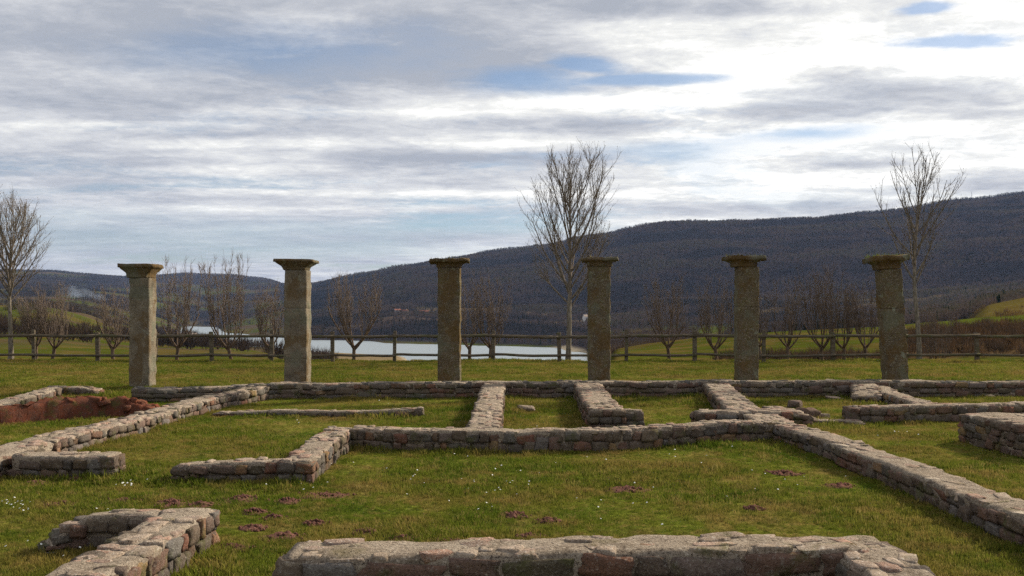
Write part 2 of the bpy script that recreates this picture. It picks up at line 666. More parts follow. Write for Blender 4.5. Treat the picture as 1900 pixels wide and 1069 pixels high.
def crown_mat(name, stops):
    m, t, b = new_mat(name)
    r = t.node('ShaderNodeObjectInfo').outputs['Random']
    P = pos(t)
    n = t.m('ADD', t.m('MULTIPLY', t.noise(P, 0.006, 5, 0.6), 0.5), t.m('MULTIPLY', t.noise(t.vm('MULTIPLY', P, (0.0025, 0.0025, 0.024)), 1.0, 4, 0.6), 0.5))
    c = t.ramp(t.m('ADD', t.m('MULTIPLY', r, 0.25), t.smooth(n, 0.43, 0.57, 0, 0.75)), stops)
    t.put(b.inputs['Base Color'], c)
    tr = t.node('ShaderNodeBsdfTranslucent')
    t.put(tr.inputs[0], c)
    mx = t.node('ShaderNodeMixShader')
    mx.inputs[0].default_value = 0.5
    t.l.new(b.outputs[0], mx.inputs[1])
    t.l.new(tr.outputs[0], mx.inputs[2])
    t.l.new(mx.outputs[0], m.node_tree.nodes['Material Output'].inputs[0])
    return m


M['bare_wood'] = crown_mat('bare winter wood', [(0.0, (0.012, 0.018, 0.022)), (0.35, (0.032, 0.029, 0.032)), (0.7, (0.068, 0.050, 0.046)), (1.0, (0.045, 0.046, 0.028))])
M['conifer'] = crown_mat('conifer green', [(0.0, (0.012, 0.022, 0.014)), (1.0, (0.03, 0.045, 0.022))])
M['scrub'] = crown_mat('brown scrub', [(0.0, (0.028, 0.022, 0.018)), (0.5, (0.055, 0.038, 0.028)), (1.0, (0.065, 0.055, 0.024))])
M['bracken'] = crown_mat('dead bracken', [(0.0, (0.040, 0.026, 0.017)), (0.5, (0.085, 0.050, 0.027)), (1.0, (0.09, 0.078, 0.028))])

# ------------------------------------------------------------------ near ground
def spread(a, b, fine0, fine1, df, dc):
    s = [a]
    while s[-1] < b:
        s.append(s[-1] + (df if fine0 <= s[-1] < fine1 else dc))
    return np.array(s)


xs = spread(-34, 34, -13, 13, 0.13, 0.5)
ys = spread(-12, 38, 3.5, 21, 0.13, 0.3)
XX, YY = np.meshgrid(xs, ys)
lawn = link('lawn', grid_mesh('lawn', np.stack([XX, YY, lawn_z(XX, YY)], -1), M['lawn']))
tag(lawn, 'mown green and yellowish grass lawn around the low stone walls', None, None, 'structure')

# ------------------------------------------------------------------ valley, hill, far ridge
def p(Y, py):
    return (Y, EYE - (py - HZ) / F * Y)


COLS = {
    -900: [(34, -.5), (60, -2), p(120, 640), p(300, 608), p(420, 588), p(600, 562), (900, 8), p(1500, 555), p(2800, 520), p(4300, 497), (6500, 120)],
    0: [(34, -.5), (60, -2), p(120, 642), p(300, 612), p(420, 590), p(600, 566), (900, 1), p(1500, 556), p(2800, 527), p(4300, 504), (6500, 120)],
    100: [(34, -.5), (60, -2), p(120, 643), p(300, 615), p(420, 596), p(640, 570), (900, -2), p(1500, 557), p(2800, 531), p(4300, 504), (6500, 120)],
    160: [(34, -.5), (60, -2), p(120, 645), p(300, 624), p(500, 604), p(700, 582), (850, -8), p(1500, 563), p(2800, 540), p(4400, 510), (6500, 120)],
    235: [(34, -.5), (60, -2), p(120, 647), p(300, 632), p(600, 620), p(800, 606), (950, -17), p(1700, 575), p(2800, 545), p(4600, 517), (6500, 120)],
    300: [(34, -.5), (60, -2), p(120, 648), p(250, 642), p(500, 634), p(800, 622), (1000, -22), p(1900, 590), p(2600, 560), p(3600, 535), p(5000, 510), (6500, 120)],
    345: [(34, -.5), (60, -2), p(120, 649), p(250, 643), p(500, 637), p(900, 622), (1150, -25), (1300, -28), (1900, -28), (1990, -24), p(2080, 599), p(2600, 565), p(3600, 537), p(5000, 506), (6500, 120)],
    400: [(34, -.5), (60, -2), p(120, 650), p(250, 644), p(500, 640), p(800, 634), (900, -25), (1000, -28), (1800, -28), (1890, -24), p(2000, 602), p(2600, 567), p(3600, 538), p(5000, 509), (6500, 120)],
    430: [(34, -.5), (60, -2), p(120, 650), p(250, 646), p(600, 642), (740, -24), (780, -28), (1230, -28), (1290, -24), p(1500, 605), p(2000, 588), p(2800, 553), p(3800, 530), p(5000, 509), (6500, 120)],
    500: [(34, -.5), (60, -2.5), p(120, 655), p(300, 650), p(600, 645), (720, -24), (760, -28), (1080, -28), (1120, -24), p(1350, 606), p(2000, 580), p(2800, 550), p(3600, 530), p(5000, 519), (6500, 120)],
    570: [(34, -.5), (60, -3.5), (120, -6), p(400, 665), p(600, 652), (650, -24), (680, -28), (935, -28), (975, -24), p(1150, 612), p(1700, 577), p(2500, 545), p(3300, 524), (6000, 60)],
    640: [(34, -.5), (60, -3.5), (120, -6), p(400, 668), p(600, 655), (630, -24), (660, -28), (930, -28), (965, -24), p(1100, 605), p(1500, 580), p(2400, 535), p(3100, 512), (6000, 60)],
    740: [(34, -.5), (60, -4), (120, -7), p(400, 670), p(560, 662), (600, -24.3), (625, -28), (830, -28), (860, -24), p(920, 628), p(1100, 590), p(1250, 580), p(1500, 570), p(2900, 496), (3400, 110), (6000, 60)],
    780: [(34, -.5), (60, -4), (120, -7), (300, -17), (420, -24.5), (450, -28), (815, -28), (845, -24), p(900, 630), p(1100, 591), p(1400, 573), p(2900, 490), (3400, 110), (6000, 60)],
    900: [(34, -.5), (60, -4), (120, -7), (300, -17), (400, -24.5), (430, -28), (775, -28), (805, -24), p(870, 630), p(1100, 595), p(1500, 572), p(2900, 468), (3400, 140), (6000, 60)],
    1000: [(34, -.5), (60, -4), (120, -7), (300, -17), (400, -24.5), (430, -28), (745, -28), (775, -24), p(860, 630), p(1100, 598), p(1500, 570), p(2850, 455), (3400, 150), (6000, 60)],
    1070: [(34, -.5), (60, -4), (120, -7), (300, -17), (400, -24.5), (430, -28), (650, -28), (680, -24), p(800, 634), p(1100, 603), p(1500, 572), p(2800, 442), (3400, 160), (6000, 60)],
    1105: [(34, -.5), (60, -2.6), (120, -6), (300, -17), (500, -23), (700, -22), p(800, 632), p(1000, 612), p(1500, 570), p(2800, 437), (3400, 160), (6000, 60)],
    1140: [(34, -.5), p(50, 663), p(80, 656), p(140, 648), (200, -8), (500, -20), (700, -21), p(820, 628), p(1000, 605), p(1500, 568), p(2800, 430), (3400, 170), (6000, 60)],
    1200: [(34, -.5), p(50, 662), p(80, 654), p(140, 638), (200, -7), (500, -20), (700, -19), p(820, 622), p(1000, 600), p(1500, 562), p(2800, 417), (3400, 180), (6000, 60)],
    1290: [(34, -.5), p(50, 662), p(80, 649), p(140, 627), (200, -6), (500, -16), p(800, 617), p(1000, 598), p(1500, 556), p(2800, 411), (3400, 190), (6000, 60)],
    1450: [(34, -.5), p(46, 663), p(60, 650), p(140, 615), (200, -5), (600, -10), p(1000, 593), p(1500, 548), p(2800, 406), (3400, 200), (6000, 60)],
    1640: [(34, -.5), p(46, 662), p(60, 646), p(140, 606), (200, -4), (600, -7), p(1000, 585), p(1500, 542), p(2800, 390), (3400, 220), (6000, 60)],
    1720: [(34, -.5), p(44, 662), p(58, 632), p(72, 616), p(110, 602), (150, .2), (220, -2), (400, -3), p(1000, 578), p(1500, 537), p(2800, 380), (3400, 230), (6000, 60)],
    1790: [(34, -.5), p(42, 662), p(58, 624), p(68, 612), p(110, 594), p(130, 592), (160, -.5), (200, -1), (300, -1), (400, -1), p(1000, 565), p(1500, 530), p(2800, 373), (3400, 240), (6000, 60)],
    1830: [(34, -.5), p(42, 662), p(58, 622), p(66, 611), p(110, 590), p(130, 588), (150, 0), p(175, 573), p(200, 566), (230, 2.0), (300, 1), p(1000, 560), p(1500, 525), p(2800, 371), (3400, 240), (6000, 60)],
    1900: [(34, -.5), p(42, 662), p(58, 620), p(66, 610), p(110, 587), p(130, 584), (145, 0), p(170, 566), p(200, 552), (230, 4.4), (300, 2), p(1000, 550), p(1500, 515), p(2800, 365), (3400, 250), (6000, 60)],
    2800: [(34, -.5), p(42, 660), p(58, 615), p(66, 606), p(110, 580), p(150, 570), p(200, 545), (300, 7), p(1000, 520), p(1500, 480), p(2800, 330), (3400, 300), (6000, 60)],
}
pxs = np.concatenate([np.arange(-900, 0, 30), np.arange(0, 1900, 6), np.arange(1900, 2801, 30)])
Yg = np.exp(np.linspace(math.log(34), math.log(6000), 330))
keys = sorted(COLS)
prof = np.array([np.interp(np.log(Yg), np.log([q[0] for q in COLS[k]]), [q[1] for q in COLS[k]]) for k in keys])


def terrain_grid(pxs, Yg):
    Z = np.empty((len(Yg), len(pxs)))
    for i in range(len(Yg)):
        Z[i] = np.interp(pxs, keys, prof[:, i])
    return Z


ZT = terrain_grid(pxs, Yg)
# soften the straight facets between the profile lines
for _ in range(2):
    Zs = ZT.copy()
    Zs[:, 1:-1] = (ZT[:, :-2] + 2 * ZT[:, 1:-1] + ZT[:, 2:]) / 4
    ZT = Zs
PXX, YT = np.meshgrid(pxs, Yg)
XT = (PXX - 950) / F * YT
rel = np.clip((YT - 60) / 900, 0.02, 1.0)
amp = 0.0042 * YT * rel * sstep(-26, -20, ZT)
ZT = ZT + amp * fbm(XT / (0.16 * YT + 20), np.log(YT) * 9, 21, 5) * sstep(5600, 3200, YT)
ridge = (YT > 1000) & (PXX > 500)
ZT = ZT + np.where(ridge, 14 * fbm(XT / 160, YT / 160, 33, 5), 0) * sstep(1000, 1700, YT)
far_left = (YT > 1300) & (PXX <= 540)
ZT = ZT + np.where(far_left, 10 * fbm(XT / 260, YT / 320, 35, 4), 0) * sstep(1300, 2400, YT) * sstep(540, 380, PXX)
terr_me = grid_mesh('valley_ground', np.stack([XT, YT, ZT], -1), M['terrain'])


def mixc(a, b, k):
    return a * (1 - k[..., None]) + np.array(b) * k[..., None]


nz1 = fbm(XT / 60, YT / 60, 41, 4)
nz2 = fbm(PXX / 70, np.log(YT) * 14, 43, 4)
cov = np.ones((*XT.shape, 3)) * np.array((0.062, 0.072, 0.011))
cov = mixc(cov, (0.105, 0.078, 0.022), sstep(-0.1, 0.35, nz2))                            # dry pasture
cov = mixc(cov, (0.085, 0.06, 0.035), sstep(0.05, 0.35, nz1 + 0.15) * sstep(60, 200, YT) * sstep(1050, 900, PXX))
bank = sstep(1640, 1700, PXX) * sstep(40, 44, YT) * sstep(72, 64, YT)
cov = mixc(cov, (0.10, 0.06, 0.035), bank * 0.85)
cov = mixc(cov, (0.03, 0.026, 0.014), sstep(1300, 1340, PXX) * sstep(1680, 1640, PXX) * sstep(47, 44, YT))
cov = mixc(cov, (0.070, 0.085, 0.012), sstep(1680, 1760, PXX) * sstep(70, 78, YT) * sstep(140, 125, YT))
cov = mixc(cov, (0.12, 0.088, 0.026), sstep(1780, 1830, PXX) * sstep(140, 155, YT) * sstep(260, 230, YT) * 0.8)
forest_m = np.maximum(sstep(840, 960, YT) * sstep(480, 640, PXX), (YT > 640) * sstep(-24.6, -23.5, ZT) * sstep(760, 800, PXX) * sstep(1130, 1090, PXX))
forest_m = np.maximum(forest_m, (YT > 800) * sstep(-24.6, -23.5, ZT) * sstep(540, 570, PXX) * sstep(1130, 1090, PXX))
forest_m = np.maximum(forest_m, 0.9 * sstep(1330, 1400, PXX) * sstep(270, 330, YT))
forest_m = np.maximum(forest_m, sstep(1300, 1900, YT) * sstep(-0.25, 0.15, nz2))
forest_m = np.maximum(forest_m, sstep(3600, 4300, YT))
meadow = sstep(1000, 1100, YT) * sstep(1500, 1330, YT) * sstep(0.0, 0.25, fbm(PXX / 90, np.log(YT) * 22, 47, 3)) * (PXX > 600)
forest_m = forest_m * (1 - 0.85 * meadow)
cov = mixc(cov, (0.15, 0.10, 0.07), meadow * 0.7)
cov = mixc(cov, (0.028, 0.024, 0.026), forest_m)
cov = mixc(cov, (0.21, 0.155, 0.085), sstep(585, 640, PXX) * sstep(800, 770, PXX) * (YT > 250) * (YT < 660))
shore = sstep(-23.0, -24.2, ZT) * sstep(-27, -25.2, ZT)
cov = mixc(cov, (0.30, 0.25, 0.18), shore * 0.9 * (YT < 760))
ca = terr_me.color_attributes.new('cover', 'FLOAT_COLOR', 'POINT')
ca.data.foreach_set('color', np.concatenate([cov.reshape(-1, 3), np.ones((cov.shape[0] * cov.shape[1], 1))], 1).astype(np.float32).ravel())
terrain = link('valley_ground', terr_me)
tag(terrain, 'fields falling to the lake and the long wooded hill behind', None, None, 'structure')

lake = link('lake', mesh('lake', [(-1900, 300, -25), (700, 300, -25), (700, 2300, -25), (-1900, 2300, -25)], [(0, 1, 2, 3)], M['water']))
tag(lake, 'pale grey lake water in the valley', None, None, 'structure')

# ------------------------------------------------------------------ instancing (grass, woods, scrub only)
def scatter(name, me, protos, mat_label, scale_rng, tilt=0.15, seed=1, kind='stuff', label=None):
    pc = bpy.data.collections.new(name + '_kinds')
    for q in protos:
        pc.objects.link(q)
    o = link(name, me)
    tag(o, label, None, None, kind)
    ng = bpy.data.node_groups.new(name, 'GeometryNodeTree')
    ng.interface.new_socket(name='Geometry', in_out='INPUT', socket_type='NodeSocketGeometry')
    ng.interface.new_socket(name='Geometry', in_out='OUTPUT', socket_type='NodeSocketGeometry')
    n, l = ng.nodes, ng.links
    gi = n.new('NodeGroupInput')
    go = n.new('NodeGroupOutput')
    dp = n.new('GeometryNodeDistributePointsOnFaces')
    dp.inputs['Seed'].default_value = seed
    at = n.new('GeometryNodeInputNamedAttribute')
    at.data_type = 'FLOAT'
    at.inputs['Name'].default_value = 'dens'
    l.new(gi.outputs[0], dp.inputs['Mesh'])
    l.new(at.outputs['Attribute'], dp.inputs['Density'])
    ci = n.new('GeometryNodeCollectionInfo')
    ci.inputs['Collection'].default_value = pc
    ci.inputs['Separate Children'].default_value = True
    ci.inputs['Reset Children'].default_value = True
    ip = n.new('GeometryNodeInstanceOnPoints')
    ip.inputs['Pick Instance'].default_value = True
    l.new(dp.outputs['Points'], ip.inputs['Points'])
    l.new(ci.outputs[0], ip.inputs['Instance'])
    rv = n.new('FunctionNodeRandomValue')
    rv.data_type = 'FLOAT_VECTOR'
    rv.inputs[0].default_value = (-tilt, -tilt, 0)
    rv.inputs[1].default_value = (tilt, tilt, 6.28)
    l.new(rv.outputs[0], ip.inputs['Rotation'])
    rs = n.new('FunctionNodeRandomValue')
    rs.data_type = 'FLOAT'
    rs.inputs[2].default_value = scale_rng[0]
    rs.inputs[3].default_value = scale_rng[1]
    sa = n.new('GeometryNodeInputNamedAttribute')
    sa.data_type = 'FLOAT'
    sa.inputs['Name'].default_value = 'size'
    mu = n.new('ShaderNodeMath')
    mu.operation = 'MULTIPLY'
    l.new(rs.outputs[1], mu.inputs[0])
    l.new(sa.outputs['Attribute'], mu.inputs[1])
    l.new(mu.outputs[0], ip.inputs['Scale'])
    l.new(ip.outputs[0], go.inputs[0])
    md = o.modifiers.new('scatter', 'NODES')
    md.node_group = ng
    return o


def set_attr(me, name, arr):
    a = me.attributes.new(name, 'FLOAT', 'POINT')
    a.data.foreach_set('value', np.asarray(arr, np.float32).ravel())


def proto(name, me):
    return bpy.data.objects.new(name, me)


def grass_clump(seed, nb, rad, h0, h1, wd):
    r = random.Random(seed)
    mb = MB()
    for _ in range(nb):
        a = r.uniform(0, 6.283)
        d = rad * math.sqrt(r.random())
        x, y = d * math.cos(a), d * math.sin(a)
        h = r.uniform(h0, h1)
        fa = r.uniform(0, 6.283)
        lean = r.uniform(0.1, 0.9) * h
        lx, ly = math.cos(fa) * lean, math.sin(fa) * lean
        wx, wy = -math.sin(fa) * wd * r.uniform(.6, 1.2), math.cos(fa) * wd * r.uniform(.6, 1.2)
        z0 = -0.01
        mb.add([(x - wx, y - wy, z0), (x + wx, y + wy, z0), (x + lx * .4 + wx * .8, y + ly * .4 + wy * .8, h * .6),
                (x + lx * .4 - wx * .8, y + ly * .4 - wy * .8, h * .6), (x + lx, y + ly, h)], [(0, 1, 2, 3), (3, 2, 4)])
    return mb.mesh('grass_clump', M['grass'])


# molehills: photo pixel, width in photo pixels, height m, label
HILLS = [
    (70, 895, 62, .045, 'flat reddish molehill, leftmost of two below the low wall corner'),
    (142, 890, 56, .06, 'dark purplish molehill just below the short grey wall end'),
    (120, 933, 90, .03, 'wide worn patch of reddish soil behind the curved wall'),
    (225, 925, 70, .03, 'thin reddish soil patch behind the curved wall, by white daisies'),
    (318, 930, 64, .06, 'reddish molehill directly behind the left foreground wall corner'),
    (372, 932, 60, .045, 'reddish soil heap beside the left foreground wall corner'),
    (448, 922, 74, .06, 'broad purple brown molehill between two left walls'),
    (472, 942, 44, .05, 'small dark molehill touching a broader purple brown one'),
    (506, 952, 38, .04, 'little brown molehill on mossy grass left of centre'),
    (534, 924, 42, .055, 'round crimson brown molehill in front of the reddish wall corner'),
    (584, 964, 40, .045, 'crumbly molehill in the row leading down to the front wall'),
    (430, 1012, 58, .035, 'spread reddish soil right of the left foreground wall'),
    (468, 972, 50, .035, 'low scattered soil heap by the left foreground wall corner'),
    (528, 990, 74, .055, 'largest reddish molehill near the front wall left end'),
    (680, 983, 48, .055, 'brown molehill just behind the front wall left part'),
    (745, 996, 48, .05, 'molehill touching the back edge of the front wall'),
    (842, 1000, 54, .03, 'pale brown soil crumbs behind the middle of the front wall'),
    (955, 951, 50, .04, 'bright reddish molehill in the middle of the lawn'),
    (1018, 962, 44, .035, 'thin red brown soil patch right of the bright lawn molehill'),
    (978, 991, 50, .03, 'tan soil patch close behind the centre of the front wall'),
    (1165, 905, 66, .04, 'brown earthy mound alone in the dry middle grass'),
    (1455, 878, 56, .03, 'faint red soil streak near the right long wall'),
    (1400, 946, 30, .035, 'tiny red molehill alone on the right lawn'),
    (1560, 903, 50, .03, 'brown soil patch near the foot of the right long wall'),
    (600, 912, 90, .025, 'flattened brown soil patch below the mid wall corner'),
]
hill_pos = []
for (px, py, wp, hh, lab) in HILLS:
    hx, hy = G(px, py, 0.02)
    hill_pos.append((hx, hy, 0.58 * wp * hy / F))

def bare_tree_proto(seed, nsh, conifer=False):
    r = random.Random(seed)
    mb = MB()
    mb.tube([(0, 0, -0.05), (0, 0, 0.6)], [0.03, 0.012], 3)
    for _ in range(nsh):
        if conifer:
            z = r.uniform(0.08, 0.97)
            rad = 0.26 * (1 - z) + 0.02
            a = r.uniform(0, 6.283)
            c = Vector((math.cos(a) * rad * .3, math.sin(a) * rad * .3, z + 0.04))
            e = Vector((math.cos(a) * rad, math.sin(a) * rad, z - 0.06))
            s = Vector((-math.sin(a), math.cos(a), 0)) * 0.05
        else:
            a = r.uniform(0, 6.283)
            z = 0.25 + 0.65 * r.random()
            rad = 0.34 * math.sqrt(max(0.02, 1 - ((z - 0.55) / 0.42) ** 2)) * math.sqrt(r.random())
            c = Vector((math.cos(a) * rad, math.sin(a) * rad, z))
            e = c + Vector((math.cos(a) * r.uniform(0, .12), math.sin(a) * r.uniform(0, .12), r.uniform(.08, .2)))
            b = r.uniform(0, 6.283)
            s = Vector((math.cos(b), math.sin(b), 0)) * r.uniform(0.008, 0.022)
        mb.add([c - s, c + s, e], [(0, 1, 2)])
    return proto('forest_tree', mb.mesh('forest_tree', M['conifer' if conifer else 'bare_wood'], False))


# far woods on the hill
fden = forest_m * sstep(-24, -22, ZT) * (YT > np.where(PXX > 1330, 270, 640))
fden = fden * np.interp(YT, [640, 1500, 3000, 5000, 6000], [0.045, 0.03, 0.017, 0.0022, 0.0])
fden[(PXX < -150) | (PXX > 2050)] *= 0.25
step = 2
fm = grid_mesh('forest', np.stack([XT, YT, ZT], -1)[::step, ::step], M['bare_wood'])
set_attr(fm, 'dens', fden[::step, ::step])
set_attr(fm, 'size', np.interp(YT, [800, 1500, 3000, 5000], [4.5, 5.5, 6.5, 8])[::step, ::step])
woods = [bare_tree_proto(s, 130) for s in range(5)] + [bare_tree_proto(20, 120, True)]
scatter('forest', fm, woods, None, (0.7, 1.25), 0.05, 5, 'stuff', 'bare purple brown winter woods covering the long hill')


def scrub_proto(seed, n, mat):
    r = random.Random(seed)
    mb = MB()
    for _ in range(n):
        a = r.uniform(0, 6.283)
        t = r.random()
        c = Vector((math.cos(a) * .35 * t, math.sin(a) * .35 * t, r.uniform(0, .45)))
        e = c + Vector((math.cos(a) * r.uniform(.05, .3), math.sin(a) * r.uniform(.05, .3), r.uniform(.15, .55)))
        b = r.uniform(0, 6.283)
        s = Vector((math.cos(b), math.sin(b), 0)) * r.uniform(0.008, 0.025)
        mb.add([c - s, c + s, e], [(0, 1, 2)])
    return proto('scrub_clump', mb.mesh('scrub_clump', mat, False))


# hedges and scrub in the valley fields
hedge = sstep(0.80, 0.9, 1 - np.abs(fbm(PXX / 160, np.log(YT) * 5.5, 71, 2)) * 2.2) * (YT > 170) * (YT < 1300) * (PXX < 620)
hedge = hedge + 0.25 * sstep(0.25, 0.5, fbm(PXX / 60, np.log(YT) * 9, 73, 3)) * (YT > 170) * (YT < 1300) * (PXX < 560)
hedge = hedge * sstep(-24.2, -22.5, ZT)
hedge = np.maximum(hedge, 1.2 * sstep(1090, 1130, PXX) * sstep(1330, 1180, PXX) * (YT > 200) * (YT < 820) * sstep(-24, -22, ZT))
hden = hedge * np.interp(YT, [60, 200, 600, 1300], [0.12, 0.06, 0.022, 0.010])
hm = grid_mesh('hedgerow', np.stack([XT, YT, ZT], -1)[::step, ::step], M['scrub'])
set_attr(hm, 'dens', hden[::step, ::step])
set_attr(hm, 'size', np.interp(YT, [60, 200, 600, 1300], [2.5, 4.5, 7, 9])[::step, ::step])
scatter('hedgerow', hm, [scrub_proto(s, 110, M['scrub']) for s in range(4)], None, (0.6, 1.2), 0.1, 8, 'stuff', 'brown hedges and scrub across the valley fields')

bank_d = sstep(1660, 1710, PXX) * sstep(40, 43, YT) * sstep(74, 62, YT) * 2.2
bank_d = bank_d + sstep(1320, 1345, PXX) * sstep(1690, 1660, PXX) * sstep(37, 38.5, YT) * sstep(45, 43, YT) * 5
bank_d = bank_d + sstep(620, 660, PXX) * sstep(800, 770, PXX) * sstep(36.5, 38, YT) * sstep(48, 44, YT) * 1.2
bank_d = bank_d + sstep(1700, 1760, PXX) * sstep(70, 80, YT) * sstep(300, 200, YT) * 0.04 * sstep(0, .3, nz2)
bm_ = grid_mesh('bracken', np.stack([XT, YT, ZT], -1), M['bracken'])
set_attr(bm_, 'dens', bank_d)
set_attr(bm_, 'size', np.interp(YT, [36, 60, 100], [0.55, 0.8, 1.2]))
scatter('bracken', bm_, [scrub_proto(30 + s, 70, M['bracken' if s < 2 else 'scrub']) for s in range(4)], None, (0.6, 1.3), 0.2, 9, 'stuff',
        'reddish brown dead bracken and brambles on the bank behind the fence')

# ------------------------------------------------------------------ stones
def stone_mesh(seed, cuts, rough, round_=0.55, mat=None):
    r = random.Random(seed)
    bm = bmesh.new()
    bmesh.ops.create_cube(bm, size=1.0)
    bmesh.ops.subdivide_edges(bm, edges=bm.edges[:], cuts=cuts, use_grid_fill=True)
    off = Vector((r.uniform(0, 50), r.uniform(0, 50), r.uniform(0, 50)))
    from mathutils import noise as mn
    taper = r.uniform(-.12, .12)
    sk = r.uniform(-.12, .12)
    for v in bm.verts:
        c = v.co.copy()
        n8 = (abs(c.x * 2) ** 5 + abs(c.y * 2) ** 5 + abs(c.z * 2) ** 5) ** (1 / 5)
        sph = c / max(n8, 1e-4)
        c = c.lerp(sph, round_)
        c.x *= 1 + taper * c.z * 2
        c.x += sk * c.z
        c += mn.noise_vector(c * 1.7 + off) * rough + mn.noise_vector(c * 4.5 + off) * rough * 0.45
        v.co = c
    me = bpy.data.meshes.new('stone')
    bm.to_mesh(me)
    bm.free()
    me.polygons.foreach_set('use_smooth', [True] * len(me.polygons))
    if mat:
        me.materials.append(mat)
    return me


POOL = {}
for mk in ('stone', 'cap', 'red'):
    POOL[mk, 'far'] = [stone_mesh(100 + i, 2, 0.12, 0.38, M[mk]) for i in range(14)]
    POOL[mk, 'near'] = [stone_mesh(200 + i, 3, 0.12, 0.38, M[mk]) for i in range(14)]


def catmull(pts, k=8):
    """densify a polyline, keeping its corners reasonably crisp"""
    out = []
    for a, b in zip(pts[:-1], pts[1:]):
        for i in range(k):
            t = i / k
            out.append([a[j] + (b[j] - a[j]) * t for j in range(3)])
    out.append(list(pts[-1]))
    return out


WALL_LINES = []
WALL_GROUP = 'low rubble stone walls of the ruin'


def build_wall(label, path, w, slen=0.2, near=False, side_mat='stone', cap_mat='cap', left=True, right=True,
               end0=True, end1=True, rows=None, seed=0, cap_fill=0.8, category='wall', course=0.12, name='stone_wall', cap_th=0.085, core_mat='mortar'):
    """path: list of (x, y, height); left/right: which long faces carry face stones (left of travel direction)"""
    r = random.Random(1000 + seed)
    slen *= 0.82 if seed > 2 else 1.0
    course *= 0.8 if seed > 2 else 1.0
    root = empty(name, (path[0][0], path[0][1], lz(path[0][0], path[0][1])))
    tag(root, label, category, WALL_GROUP)
    O = Vector(root.location)
    WALL_LINES.append((path, w))
    pts = catmull(path, 8)
    P2 = [Vector((q[0], q[1])) for q in pts]
    H = [q[2] for q in pts]
    S = [0.0]
    for a, b in zip(P2[:-1], P2[1:]):
        S.append(S[-1] + (b - a).length)
    total = S[-1]

    def at(s):
        s = min(max(s, 0), total)
        i = 0
        while i < len(S) - 2 and S[i + 1] < s:
            i += 1
        t = (s - S[i]) / max(S[i + 1] - S[i], 1e-6)
        pos_ = P2[i].lerp(P2[i + 1], t)
        # tangent smoothed over a short window
        return pos_, H[i] + (H[i + 1] - H[i]) * t

    def tan(s):
        a, _ = at(max(s - 0.12, 0))
        b, _ = at(min(s + 0.12, total))
        d = b - a
        return d.normalized()

    # mortared core
    ds = 0.045 if near else 0.09
    n = max(4, int(total / ds))
    na = 9 if near else 7
    V, Fc = [], []
    for i in range(n + 1):
        s = total * i / n
        q, h = at(s)
        d = tan(s)
        nrm = Vector((-d.y, d.x))
        base = lz(q.x, q.y)
        inset = 0.034 if near else 0.03
        hw = w / 2 - inset
        hl = w / 2 - 0.014
        sec = [(hw + 0.012, -0.15), (hw, h * 0.5), (hl, h - 0.026 + 0.02 * float(vnoise(s * 7, 0.5, 60 + seed)))]
        for k in range(na - 2):
            u = 1 - 2 * (k + 0.5) / (na - 2)
            sec.append((u * (hl - 0.012), h - 0.002))
        sec += [(-hl, h - 0.026 + 0.02 * float(vnoise(s * 7, 9.5, 61 + seed))), (-hw, h * 0.5), (-(hw + 0.012), -0.15)]
        for k, (u, z) in enumerate(sec):
            nn = float(vnoise(s * 9 + seed * 3.3, u * 9 + z * 8, 5 + seed)) * 0.010
            n2 = float(vnoise(s * 2.2 + seed, u * 3, 15 + seed)) * 0.009
            x = q.x + nrm.x * u + (nrm.x * nn if abs(u) > hw * .9 else 0)
            y = q.y + nrm.y * u + (nrm.y * nn if abs(u) > hw * .9 else 0)
            V.append((x - O.x, y - O.y, base + z + (nn * 0.8 + n2 if z > h * .6 else 0) - O.z))
    ns = na + 4
    for i in range(n):
        for k in range(ns - 1):
            a = i * ns + k
            Fc.append((a, a + ns, a + ns + 1, a + 1))
    Fc.append(tuple(range(ns)))
    Fc.append(tuple(reversed(range(n * ns, (n + 1) * ns))))
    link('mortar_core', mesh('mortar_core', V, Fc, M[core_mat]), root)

    made = []

    def stone(q, z, yaw, sx_, sy_, sz_, kind):
        made.append((q, z, yaw, sx_, sy_, sz_, kind))

    lod = 'near' if near else 'far'
    hmax = max(H)
    nc = max(1, int(round((hmax - 0.03) / course)))
    for side, on in ((1, left), (-1, right)):
        if not on:
            continue
        for c in range(nc):
            s = r.uniform(-0.5, 0.0) * slen
            while s < total:
                L = slen * r.choice((0.6, 0.8, 1.0, 1.1, 1.35, 1.6)) * r.uniform(0.85, 1.15)
                if s + L > total + 0.08:
                    L = total + 0.03 - s
                    if L < slen * 0.35:
                        break
                m = s + L / 2
                if m < 0.02:
                    s += L
                    continue
                q, h = at(m)
                d = tan(m)
                nrm = Vector((-d.y, d.x)) * side
                usable = h - 0.022
                hc = usable / nc
                zb = hc * c
                sh = hc * r.uniform(0.84, 1.06) * (1.5 if r.random() < .12 and c + 1 < nc else 1)
                zb += r.uniform(-.1, .12) * hc
                dep = 0.15 * r.uniform(0.9, 1.1)
                off = w / 2 - dep / 2 + r.uniform(-0.018, 0.016)
                stone(Vector((q.x + nrm.x * off, q.y + nrm.y * off)), lz(q.x, q.y) + zb + sh / 2,
                      math.atan2(d.y, d.x) + r.uniform(-.06, .06) + (math.pi if r.random() < .5 else 0),
                      L * r.uniform(0.93, 1.0), dep, sh * 1.03, side_mat)
                s += L
    # cap stones bedded in the mortar
    nr = (rows or 2) + 1 if w > .3 else 2
    cl = min(slen, 0.17)
